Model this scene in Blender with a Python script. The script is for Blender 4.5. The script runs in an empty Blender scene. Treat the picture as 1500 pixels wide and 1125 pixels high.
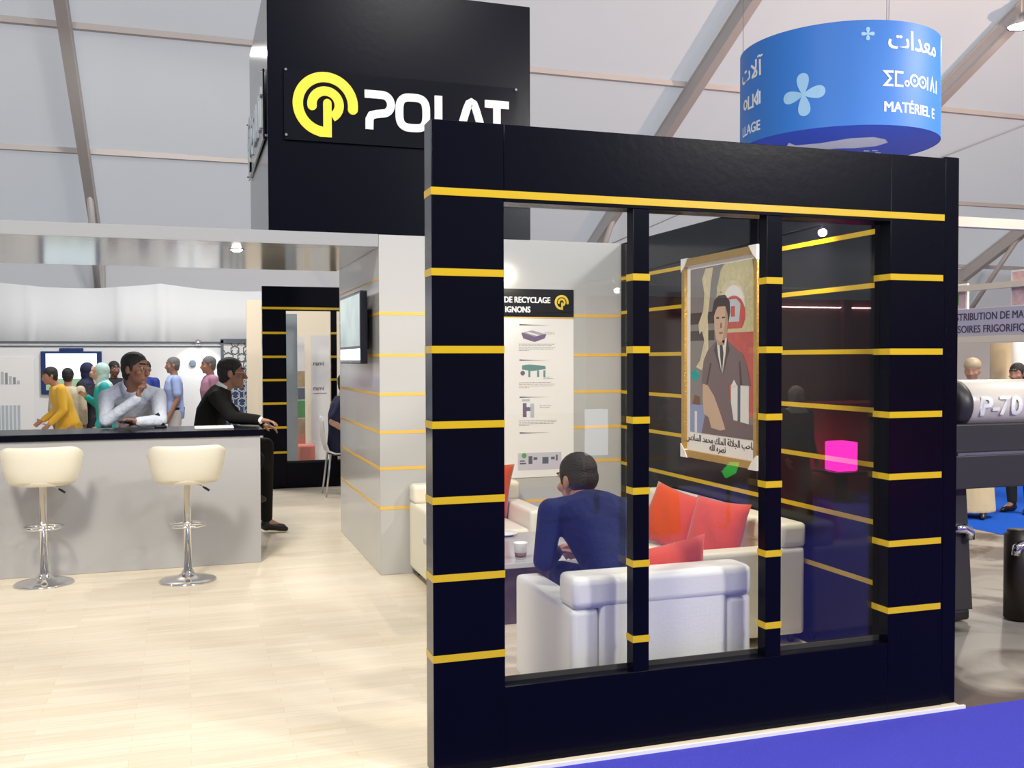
import bpy, bmesh, math, random
from mathutils import Vector, Matrix, Euler, Quaternion
random.seed(7)
PI = math.pi
D = bpy.data
SC = bpy.context.scene
COL = SC.collection
V = Vector

# ------------------------------------------------------------------ materials
def nodes(m):
    return m.node_tree.nodes, m.node_tree.links

def mat(name, col, rough=.5, metal=0.0, spec=.5, bump=0.0, bscale=60.0, var=0.0, vscale=6.0,
        emit=None, estr=0.0, coat=0.0, sheen=0.0, trans=0.0):
    m = D.materials.new(name); m.use_nodes = True
    n, l = nodes(m); b = n['Principled BSDF']
    b.inputs['Base Color'].default_value = (*col, 1)
    b.inputs['Roughness'].default_value = rough
    b.inputs['Metallic'].default_value = metal
    b.inputs['Specular IOR Level'].default_value = spec
    b.inputs['Coat Weight'].default_value = coat
    b.inputs['Coat Roughness'].default_value = .08
    b.inputs['Sheen Weight'].default_value = sheen
    b.inputs['Transmission Weight'].default_value = trans
    if emit:
        b.inputs['Emission Color'].default_value = (*emit, 1); b.inputs['Emission Strength'].default_value = estr
    if bump or var:
        tc = n.new('ShaderNodeTexCoord')
        if var:
            nz = n.new('ShaderNodeTexNoise'); nz.inputs['Scale'].default_value = vscale
            nz.inputs['Detail'].default_value = 4
            l.new(tc.outputs['Object'], nz.inputs['Vector'])
            mx = n.new('ShaderNodeMixRGB'); mx.blend_type = 'MIX'
            mx.inputs[1].default_value = (*[c*(1-var) for c in col], 1)
            mx.inputs[2].default_value = (*[min(1, c*(1+var)) for c in col], 1)
            l.new(nz.outputs['Fac'], mx.inputs[0]); l.new(mx.outputs[0], b.inputs['Base Color'])
        if bump:
            nb = n.new('ShaderNodeTexNoise'); nb.inputs['Scale'].default_value = bscale
            nb.inputs['Detail'].default_value = 5
            l.new(tc.outputs['Object'], nb.inputs['Vector'])
            bp = n.new('ShaderNodeBump'); bp.inputs['Strength'].default_value = bump
            bp.inputs['Distance'].default_value = .02
            l.new(nb.outputs['Fac'], bp.inputs['Height']); l.new(bp.outputs[0], b.inputs['Normal'])
    return m

M = {}
M['black'] = mat('black_paint', (.0022, .0024, .0070), .25, spec=.10, bump=.02, bscale=25)
M['black_matt'] = mat('black_matt', (.006, .006, .010), .55, spec=.35, bump=.05, bscale=40)
M['gloss_black'] = mat('black_gloss_board', (.005, .005, .009), .13, spec=.22)
M['black_edge'] = mat('black_gloss_edge', (.012, .015, .024), .16, spec=.6)
M['grey'] = mat('grey_laminate', (.50, .505, .50), .12, spec=.4, var=.025, vscale=3)
M['grey_panel'] = mat('grey_counter_panel', (.41, .41, .425), .3, spec=.4, var=.05, vscale=2.2)
M['canopy'] = mat('canopy_gloss_grey', (.36, .37, .385), .13, spec=.7)
M['yellow'] = mat('yellow_tape', (.64, .425, .006), .3, bump=.05, bscale=12)
M['ltyellow'] = mat('orange_tape', (.85, .52, .10), .35)
M['logo_yellow'] = mat('logo_yellow', (.85, .63, .02), .4)
M['white'] = mat('white_plastic', (.85, .85, .84), .4)
M['paper'] = mat('white_paper', (.86, .85, .83), .6)
M['leather'] = mat('cream_leatherette', (.80, .765, .64), .42, spec=.4, bump=.06, bscale=90)
M['leather2'] = mat('ivory_leatherette', (.84, .83, .77), .40, spec=.4, bump=.06, bscale=90)
M['chrome'] = mat('chrome', (.80, .80, .82), .09, metal=1)
M['steel'] = mat('brushed_steel', (.62, .62, .62), .3, metal=1)
M['plastic_black'] = mat('black_plastic', (.012, .012, .014), .35)
M['red'] = mat('red_cushion_cotton', (.58, .058, .008), .85, bump=.25, bscale=14, sheen=.3)
M['bark'] = mat('dark_brown_veneer', (.10, .062, .05), .5, var=.75, vscale=14)
M['glassgrey'] = mat('grey_table_top', (.42, .43, .44), .12)
M['skin'] = mat('skin_tan', (.40, .20, .13), .5, var=.08, vscale=20)
M['skin_lt'] = mat('skin_light', (.55, .33, .24), .5, var=.08, vscale=20)
M['skin_dk'] = mat('skin_brown', (.24, .115, .07), .5, var=.08, vscale=20)
M['hair'] = mat('black_hair', (.010, .009, .010), .55, bump=.5, bscale=160)
M['hair_br'] = mat('dark_brown_hair', (.022, .015, .013), .5, bump=.5, bscale=160)
M['hair_grey'] = mat('grey_hair', (.16, .15, .15), .6, bump=.5, bscale=160)
M['eye'] = mat('eye_white', (.42, .39, .37), .25)
M['pupil'] = mat('eye_dark', (.01, .008, .006), .15)
M['lip'] = mat('lip', (.30, .11, .09), .5)
M['navy_suit'] = mat('blue_suit_wool', (.0075, .0145, .060), .85, bump=.9, bscale=9, sheen=.05, spec=.3, var=.12, vscale=9)
M['black_suit'] = mat('black_suit_wool', (.0085, .0075, .0075), .85, bump=.4, bscale=13, spec=.2)
M['shirt_pale'] = mat('pale_blue_shirt', (.56, .61, .72), .75, bump=.9, bscale=16)
M['shirt_blue'] = mat('light_blue_shirt', (.36, .46, .80), .8, bump=.25, bscale=14)
M['shirt_white'] = mat('white_shirt', (.82, .82, .82), .75)
M['mustard'] = mat('mustard_cloth', (.70, .40, .025), .8, bump=.3, bscale=12, sheen=.2)
M['beige'] = mat('beige_cloth', (.52, .46, .34), .85, bump=.3, bscale=18, var=.2, vscale=18)
M['teal'] = mat('teal_cloth', (.015, .36, .36), .8, bump=.3, bscale=12)
M['dark_cloth'] = mat('dark_cloth', (.012, .012, .022), .85)
M['blue_jacket'] = mat('royal_blue_jacket', (.015, .035, .26), .7)
M['navy_cloth'] = mat('navy_cloth', (.012, .016, .06), .8)
M['robe'] = mat('cream_robe', (.68, .54, .30), .85, bump=.3, bscale=10)
M['trouser_white'] = mat('pale_trousers', (.66, .66, .66), .8)
M['trouser_dark'] = mat('dark_trousers', (.012, .012, .014), .8)
M['shoe'] = mat('black_shoe_leather', (.012, .010, .010), .3)
M['pinkshirt'] = mat('mauve_cloth', (.42, .20, .30), .8)
M['gold'] = mat('gold_frame', (.55, .36, .12), .35, metal=.7, bump=.4, bscale=70)
M['drum'] = mat('drum_blue', (.028, .19, .64), .55)
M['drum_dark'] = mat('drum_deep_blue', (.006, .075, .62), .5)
M['drum_pale'] = mat('drum_pale_blue', (.34, .60, .86), .55)
M['lav'] = mat('lavender_banner', (.50, .47, .55), .6)
M['ink'] = mat('dark_purple_ink', (.07, .05, .10), .6)
M['ink_grey'] = mat('grey_ink', (.30, .29, .30), .6)
M['tvblack'] = mat('tv_bezel', (.010, .010, .016), .2)
M['tvblue'] = mat('tv_blue_bezel', (.012, .035, .16), .3)
M['rafter'] = mat('rafter_aluminium', (.50, .47, .46), .5, metal=.1)
M['purlin'] = mat('purlin_tan', (.60, .55, .53), .5)
M['cream_wall'] = mat('cream_stand_wall', (.78, .68, .52), .6)
M['white_wall'] = mat('white_stand_wall', (.80, .81, .82), .55)
M['pinkpic'] = mat('pink_print', (.74, .44, .46), .6, var=.6, vscale=9)
M['green'] = mat('green_print', (.10, .35, .10), .6)
M['slate'] = mat('slate_grey', (.10, .13, .17), .5)
M['machine_white'] = mat('machine_white', (.62, .58, .52), .3, coat=.3)
M['machine_dark'] = mat('machine_charcoal', (.035, .032, .034), .45)
M['brownblack'] = mat('machine_brown_black', (.022, .016, .014), .4)
M['bluegrey'] = mat('blue_grey_panel', (.46, .53, .58), .4, var=.1, vscale=5)
M['tan'] = mat('tan_print', (.45, .32, .18), .6, var=.4, vscale=12)
M['salmon'] = mat('salmon_print', (.75, .22, .16), .7)
M['redstand'] = mat('red_stand', (.22, .018, .022), .5)
M['redseat'] = mat('red_counter', (.28, .012, .016), .5)
M['blueprint'] = mat('printed_navy', (.03, .05, .12), .6)
M['brown'] = mat('coffee_brown', (.16, .075, .035), .4)

def screen(name, c1, c2, strength, scale=4):
    m = D.materials.new(name); m.use_nodes = True
    n, l = nodes(m); b = n['Principled BSDF']
    b.inputs['Base Color'].default_value = (.02, .02, .02, 1); b.inputs['Roughness'].default_value = .15
    tc = n.new('ShaderNodeTexCoord'); nz = n.new('ShaderNodeTexNoise'); nz.inputs['Scale'].default_value = scale
    l.new(tc.outputs['Object'], nz.inputs['Vector'])
    cr = n.new('ShaderNodeValToRGB'); cr.color_ramp.elements[0].color = (*c1, 1); cr.color_ramp.elements[1].color = (*c2, 1)
    cr.color_ramp.elements[0].position = .35; cr.color_ramp.elements[1].position = .6
    l.new(nz.outputs['Fac'], cr.inputs[0]); l.new(cr.outputs[0], b.inputs['Emission Color'])
    b.inputs['Emission Strength'].default_value = strength
    return m

M['screen_tv'] = screen('tv_picture', (.40, .52, .52), (.55, .66, .62), .75, 3)
M['screen_reflection'] = mat('tv_white_reflection', (.02, .02, .02), .2, emit=(.85, .95, 1), estr=2.0)  # window reflection on the television, painted as a glowing white band
M['screen_hall'] = mat('hall_tv_picture', (.02, .02, .02), .2, emit=(.80, .93, 1), estr=1.6)
M['screen_green'] = mat('hall_tv_lower', (.02, .02, .02), .2, emit=(.42, .62, .38), estr=.8)
M['lamp'] = mat('lamp_glow', (.9, .9, .9), .3, emit=(1, .93, .78), estr=60)
M['lamp_soft'] = mat('lamp_glow_soft', (.9, .9, .9), .3, emit=(1, .97, .92), estr=14)
M['magenta'] = mat('magenta_glow', (.6, 0, .3), .4, emit=(1, .02, .42), estr=16)
M['greenglow'] = mat('green_glow', (0, .3, .02), .4, emit=(.02, 1, .08), estr=3)
M['whiteglow'] = mat('white_lightbox', (.8, .8, .8), .4, emit=(.8, .9, 1), estr=2.2)
M['blueglow'] = mat('blue_screen', (.02, .02, .02), .3, emit=(.12, .38, .6), estr=2.2)

def wood_floor():
    m = D.materials.new('pale_laminate_planks'); m.use_nodes = True
    n, l = nodes(m); b = n['Principled BSDF']
    tc = n.new('ShaderNodeTexCoord')
    br = n.new('ShaderNodeTexBrick')
    br.inputs['Scale'].default_value = 1.0
    br.inputs['Brick Width'].default_value = .62; br.inputs['Row Height'].default_value = .066
    br.inputs['Mortar Size'].default_value = .0012; br.inputs['Bias'].default_value = 0
    br.offset = .37; br.offset_frequency = 2
    br.inputs['Color1'].default_value = (.72, .63, .485, 1); br.inputs['Color2'].default_value = (.79, .715, .58, 1)
    br.inputs['Mortar'].default_value = (.66, .55, .41, 1)
    l.new(tc.outputs['Object'], br.inputs['Vector'])
    mp = n.new('ShaderNodeMapping'); mp.inputs['Scale'].default_value = (1.2, 26, 1)
    l.new(tc.outputs['Object'], mp.inputs['Vector'])
    nz = n.new('ShaderNodeTexNoise'); nz.inputs['Scale'].default_value = 2.2; nz.inputs['Detail'].default_value = 6
    l.new(mp.outputs[0], nz.inputs['Vector'])
    mx = n.new('ShaderNodeMixRGB'); mx.blend_type = 'OVERLAY'; mx.inputs[0].default_value = .30
    l.new(br.outputs['Color'], mx.inputs[1]); l.new(nz.outputs['Fac'], mx.inputs[2])
    l.new(mx.outputs[0], b.inputs['Base Color'])
    b.inputs['Roughness'].default_value = .30; b.inputs['Specular IOR Level'].default_value = .45
    return m
M['wood'] = wood_floor()
M['carpet'] = mat('royal_blue_carpet', (.070, .070, .53), .95, spec=.1, bump=.6, bscale=220, var=.18, vscale=160)
M['carpet2'] = mat('bright_blue_carpet', (.015, .11, .62), .95, spec=.1, bump=.6, bscale=220, var=.12, vscale=60)

def concrete():
    m = D.materials.new('marbled_screed'); m.use_nodes = True
    n, l = nodes(m); b = n['Principled BSDF']
    tc = n.new('ShaderNodeTexCoord')
    nz = n.new('ShaderNodeTexNoise'); nz.inputs['Scale'].default_value = 1.3; nz.inputs['Detail'].default_value = 8
    nz.inputs['Distortion'].default_value = 1.2
    l.new(tc.outputs['Object'], nz.inputs['Vector'])
    cr = n.new('ShaderNodeValToRGB')
    cr.color_ramp.elements[0].position = .43; cr.color_ramp.elements[0].color = (.10, .075, .065, 1)
    cr.color_ramp.elements[1].position = .56; cr.color_ramp.elements[1].color = (.36, .325, .28, 1)
    l.new(nz.outputs['Fac'], cr.inputs[0]); l.new(cr.outputs[0], b.inputs['Base Color'])
    b.inputs['Roughness'].default_value = .45
    return m
M['concrete'] = concrete()
M['hallfloor'] = mat('brown_hall_floor', (.17, .12, .10), .6, var=.3, vscale=3)

def fabric():
    m = D.materials.new('white_tent_fabric'); m.use_nodes = True
    n, l = nodes(m); n.remove(n['Principled BSDF']); out = n['Material Output']
    df = n.new('ShaderNodeBsdfDiffuse'); tr = n.new('ShaderNodeBsdfTranslucent'); mx = n.new('ShaderNodeMixShader')
    tc = n.new('ShaderNodeTexCoord'); nz = n.new('ShaderNodeTexNoise'); nz.inputs['Scale'].default_value = .35
    nz.inputs['Detail'].default_value = 5
    l.new(tc.outputs['Object'], nz.inputs['Vector'])
    cr = n.new('ShaderNodeValToRGB')
    cr.color_ramp.elements[0].color = (.76, .76, .77, 1); cr.color_ramp.elements[1].color = (.84, .84, .84, 1)
    l.new(nz.outputs['Fac'], cr.inputs[0]); l.new(cr.outputs[0], df.inputs[0])
    tr.inputs[0].default_value = (.80, .81, .84, 1)
    mx.inputs[0].default_value = .42
    l.new(df.outputs[0], mx.inputs[1]); l.new(tr.outputs[0], mx.inputs[2]); l.new(mx.outputs[0], out.inputs[0])
    return m
M['fabric'] = fabric()

def pane(name, tint, k):
    m = D.materials.new(name); m.use_nodes = True
    n, l = nodes(m); n.remove(n['Principled BSDF']); out = n['Material Output']
    t = n.new('ShaderNodeBsdfTransparent'); t.inputs[0].default_value = (*tint, 1)
    g = n.new('ShaderNodeBsdfGlossy'); g.inputs['Roughness'].default_value = 0.0
    g.inputs[0].default_value = (1, 1, 1, 1)
    # Schlick reflectance from the angle between the pane and the ray, the same on both faces
    ge = n.new('ShaderNodeNewGeometry'); vd = n.new('ShaderNodeVectorMath'); vd.operation = 'DOT_PRODUCT'
    l.new(ge.outputs['Normal'], vd.inputs[0]); l.new(ge.outputs['Incoming'], vd.inputs[1])
    def mth(op, a, b=None):
        q = n.new('ShaderNodeMath'); q.operation = op
        for i, x in enumerate((a, b)):
            if x is None: continue
            if isinstance(x, (int, float)): q.inputs[i].default_value = x
            else: l.new(x, q.inputs[i])
        return q.outputs[0]
    fr = mth('ADD', .04, mth('MULTIPLY', .96, mth('POWER', mth('SUBTRACT', 1.0, mth('ABSOLUTE', vd.outputs['Value'])), 5.0)))
    ml = n.new('ShaderNodeMath'); ml.operation = 'MULTIPLY'; ml.inputs[1].default_value = k
    mx = n.new('ShaderNodeMixShader')
    l.new(fr, ml.inputs[0]); l.new(ml.outputs[0], mx.inputs[0])
    l.new(t.outputs[0], mx.inputs[1]); l.new(g.outputs[0], mx.inputs[2]); l.new(mx.outputs[0], out.inputs[0])
    return m
M['glass'] = pane('clear_window_glass', (.97, .975, .975), 1.05)
M['cloth'] = mat('white_cloth', (.74, .755, .77), .8, bump=.2, bscale=6)
M['sill'] = mat('dark_grey_bead', (.035, .035, .033), .5)
M['sheer'] = pane('sheer_white_net', (.82, .83, .84), 1.0)

# ------------------------------------------------------------------ mesh builder
class MB:
    """collects shapes into one mesh; ms is the list of material keys"""
    def __init__(self, *ms):
        self.bm = bmesh.new(); self.ms = list(ms); self.cur = 0
    def mi(self, k):
        if k not in self.ms: self.ms.append(k)
        self.cur = self.ms.index(k); return self
    def face(self, vs, smooth=False):
        try:
            f = self.bm.faces.new(vs)
        except ValueError:
            return None
        f.material_index = self.cur; f.smooth = smooth
        return f
    def box(self, x0, x1, y0, y1, z0, z1, bev=0.0, seg=2, mtx=None):
        b2 = bmesh.new()
        r = bmesh.ops.create_cube(b2, size=1)
        for v in b2.verts:
            v.co = V((x0 + (v.co.x + .5)*(x1-x0), y0 + (v.co.y + .5)*(y1-y0), z0 + (v.co.z + .5)*(z1-z0)))
        if bev:
            bmesh.ops.bevel(b2, geom=list(b2.edges), offset=bev, segments=seg, profile=.6, affect='EDGES')
        self.take(b2, mtx, smooth='bev' if bev else False); return self
    def take(self, b2, mtx=None, smooth=False):
        mp = {}
        for v in b2.verts:
            mp[v] = self.bm.verts.new(mtx @ v.co if mtx else v.co)
        for f in b2.faces:
            s = smooth
            if smooth == 'bev':
                f.normal_update(); s = max(abs(c) for c in f.normal) < .999
            self.face([mp[v] for v in f.verts], s)
        b2.free()
    def rings(self, rs, closed=False, cap=True, smooth=True):
        R = [[self.bm.verts.new(p) for p in r] for r in rs]
        n = len(R[0]); k = len(R)
        for i in range(k if closed else k-1):
            a, b = R[i], R[(i+1) % k]
            for j in range(n):
                self.face([a[j], a[(j+1) % n], b[(j+1) % n], b[j]], smooth)
        if cap and not closed:
            self.face(R[0][::-1], smooth); self.face(R[-1], smooth)
        return self
    def tube(self, pts, r, seg=10, closed=False, smooth=True):
        pts = [V(p) for p in pts]; n = len(pts)
        rad = r if isinstance(r, (list, tuple)) else [r]*n
        rs = []; ref = None
        for i, p in enumerate(pts):
            a = pts[i-1] if (i > 0 or closed) else p
            b = pts[(i+1) % n] if (i < n-1 or closed) else p
            t = (b-a).normalized()
            if ref is None:
                ref = t.orthogonal().normalized()
            ref = (ref - t*ref.dot(t))
            ref = ref.normalized() if ref.length > 1e-6 else t.orthogonal().normalized()
            bi = t.cross(ref)
            rs.append([p + (ref*math.cos(2*PI*j/seg) + bi*math.sin(2*PI*j/seg))*rad[i] for j in range(seg)])
        return self.rings(rs, closed=closed, smooth=smooth)
    def lathe(self, prof, c=(0, 0, 0), seg=24, sx=1, sy=1, smooth=True):
        rs = [[V((c[0]+r*sx*math.cos(2*PI*j/seg), c[1]+r*sy*math.sin(2*PI*j/seg), c[2]+z)) for j in range(seg)] for r, z in prof]
        return self.rings(rs, smooth=smooth)
    def prism(self, pts, fn, w0=0.0, w1=.002, smooth=False):
        """flat outline (u,v) pushed through fn(u,v,w) between w0 and w1"""
        a = [self.bm.verts.new(fn(u, v, w1)) for u, v in pts]
        b = [self.bm.verts.new(fn(u, v, w0)) for u, v in pts]
        n = len(pts)
        self.face(a); self.face(b[::-1])
        for i in range(n):
            self.face([a[i], b[i], b[(i+1) % n], a[(i+1) % n]])
        return self
    def ribbon(self, pts, wd, fn, w0=0.0, w1=.002, round_start=False, round_end=False):
        """constant-width band along a 2D path, extruded"""
        P = [Vector((p[0], p[1])) for p in pts]; n = len(P); L = []; Rr = []
        for i in range(n):
            d1 = (P[i]-P[i-1]).normalized() if i else None
            d2 = (P[i+1]-P[i]).normalized() if i < n-1 else None
            if d1 is None: d1 = d2
            if d2 is None: d2 = d1
            n1 = Vector((-d1.y, d1.x)); n2 = Vector((-d2.y, d2.x))
            m = (n1+n2)
            m = m.normalized() if m.length > 1e-6 else n1
            k = 1/max(.35, m.dot(n1))
            L.append(P[i]+m*wd/2*k); Rr.append(P[i]-m*wd/2*k)
        A = [[self.bm.verts.new(fn(q.x, q.y, w)) for q in (L[i], Rr[i])] for i in range(n) for w in (w1,)]
        B = [[self.bm.verts.new(fn(q.x, q.y, w0)) for q in (L[i], Rr[i])] for i in range(n)]
        for i in range(n-1):
            self.face([A[i][0], A[i][1], A[i+1][1], A[i+1][0]]); self.face([B[i][1], B[i][0], B[i+1][0], B[i+1][1]])
            self.face([A[i][0], A[i+1][0], B[i+1][0], B[i][0]]); self.face([A[i+1][1], A[i][1], B[i][1], B[i+1][1]])
        for i in (0, n-1):
            self.face([A[i][0], A[i][1], B[i][1], B[i][0]])
        for flag, i in ((round_start, 0), (round_end, n-1)):
            if flag:
                self.prism([(P[i].x+wd/2*math.cos(2*PI*j/20), P[i].y+wd/2*math.sin(2*PI*j/20)) for j in range(20)], fn, w0, w1+(w1-w0)*.06)
        return self
    def disc(self, u, v, r, fn, w0=0.0, w1=.002, ru=None, seg=24):
        ru = ru or r
        return self.prism([(u+ru*math.cos(2*PI*j/seg), v+r*math.sin(2*PI*j/seg)) for j in range(seg)], fn, w0, w1)
    def rect(self, u0, u1, v0, v1, fn, w0=0.0, w1=.002):
        return self.prism([(u0, v0), (u1, v0), (u1, v1), (u0, v1)], fn, w0, w1)
    def text(self, s, size, fn, u=0, v=0, bold=0.0, align='LEFT', w0=0.0, depth=.001, sx=1.0, space=1.0):
        cu = D.curves.new('t', 'FONT'); cu.body = s; cu.size = size; cu.align_x = align
        cu.extrude = depth/2; cu.space_character = space; cu.resolution_u = 3
        ob = D.objects.new('t', cu); COL.objects.link(ob)
        dg = bpy.context.evaluated_depsgraph_get()
        me = ob.evaluated_get(dg).to_mesh()
        for i, (du, dv) in enumerate(((0, 0), (bold, .5*bold), (-bold, -.5*bold), (bold, -.5*bold), (-bold, .5*bold)) if bold else ((0, 0),)):
            vs = [self.bm.verts.new(fn(u+du+p.co.x*sx, v+dv+p.co.y, w0+p.co.z+depth/2+i*.00015)) for p in me.vertices]
            for p in me.polygons:
                self.face([vs[j] for j in p.vertices])
        ob.evaluated_get(dg).to_mesh_clear()
        D.objects.remove(ob); D.curves.remove(cu)
        return self
    def build(self, name, parent=None, label=None, loc=None, mod=None, normals=True):
        me = D.meshes.new(name)
        if normals:
            bmesh.ops.recalc_face_normals(self.bm, faces=list(self.bm.faces))
        self.bm.to_mesh(me); self.bm.free()
        for k in self.ms: me.materials.append(M[k])
        o = D.objects.new(name, me); COL.objects.link(o)
        if parent is not None: o.parent = parent
        if loc is not None: o.location = loc
        if label: o['label'] = label
        return o

def tag(o, label, cat, group=None):
    o['label'] = label; o['category'] = cat
    if group: o['group'] = group
    return o
def thing(name, label, cat, loc=(0, 0, 0), rz=0.0, group=None):
    o = D.objects.new(name, None); COL.objects.link(o); o.location = loc; o.rotation_euler = (0, 0, rz)
    o.empty_display_size = .1
    return tag(o, label, cat, group)
def struct(o):
    o['kind'] = 'structure'; return o
def dup(root, loc, rz, label, group=None):
    c = root.copy(); COL.objects.link(c); c.location = loc; c.rotation_euler = (0, 0, rz); c['label'] = label
    if group: c['group'] = group
    for ch in list(root.children):
        d = ch.copy(); COL.objects.link(d); d.parent = c
        for g in list(ch.children):
            e = g.copy(); COL.objects.link(e); e.parent = d
    return c
def arc(cx, cy, r, a0, a1, n=24, ry=None):
    ry = ry or r
    return [(cx+r*math.cos(math.radians(a0+(a1-a0)*i/n)), cy+ry*math.sin(math.radians(a0+(a1-a0)*i/n))) for i in range(n+1)]
# drawing planes: u to the right, v up as seen from the booth's front
def front(x, y, z):          # faces -Y
    return lambda u, v, w: V((x+u, y-w, z+v))
def facing_left(x, y, z):    # faces -X, u runs towards -Y
    return lambda u, v, w: V((x-w, y-u, z+v))
def back(x, y, z):           # faces +Y
    return lambda u, v, w: V((x-u, y+w, z+v))

# ------------------------------------------------------------------ figures
def remesh(mb, vox, smooth=3):
    me = D.meshes.new('tmp'); mb.bm.to_mesh(me); mb.bm.free()
    ob = D.objects.new('tmp', me); COL.objects.link(ob)
    r = ob.modifiers.new('r', 'REMESH'); r.mode = 'VOXEL'; r.voxel_size = vox; r.adaptivity = 0
    r.use_smooth_shade = True
    if smooth:
        s = ob.modifiers.new('s', 'SMOOTH'); s.iterations = smooth; s.factor = .5
    dg = bpy.context.evaluated_depsgraph_get()
    out = D.meshes.new_from_object(ob.evaluated_get(dg))
    D.objects.remove(ob); D.meshes.remove(me)
    return out
def mesh_obj(me, name, mk, parent, base):
    me.materials.clear(); me.materials.append(M[mk])
    for v in me.vertices: v.co -= base
    o = D.objects.new(name, me); COL.objects.link(o); o.parent = parent
    return o
def capsule(mb, a, b, ra, rb, seg=14, e=0.0):
    a = V(a); b = V(b); ra += e; rb += e
    t = b-a; t = t.normalized() if t.length > 1e-6 else V((0, 0, 1))
    x = t.orthogonal().normalized(); y = t.cross(x); rs = []
    for k in range(5):
        th = PI/2*(1-k/4.0); th = min(th, PI/2*.96)
        rs.append((a - t*ra*math.sin(th), ra*math.cos(th)))
    for k in range(5):
        th = min(PI/2*k/4.0, PI/2*.96)
        rs.append((b + t*rb*math.sin(th), rb*math.cos(th)))
    mb.rings([[c + (x*math.cos(2*PI*j/seg) + y*math.sin(2*PI*j/seg))*r for j in range(seg)] for c, r in rs])
def ell(mb, c, ax, rad, e=0.0, seg=18, n=10):
    c = V(c); X, Y, Z = ax; rx, ry, rz = [r+e for r in rad]; rs = []
    for i in range(n+1):
        ph = -PI/2*.97 + PI*.97*i/n
        rs.append([c + X*rx*math.cos(ph)*math.cos(2*PI*j/seg) + Y*ry*math.cos(ph)*math.sin(2*PI*j/seg) + Z*rz*math.sin(ph) for j in range(seg)])
    mb.rings(rs)
WORLD = (V((1, 0, 0)), V((0, 1, 0)), V((0, 0, 1)))

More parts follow.
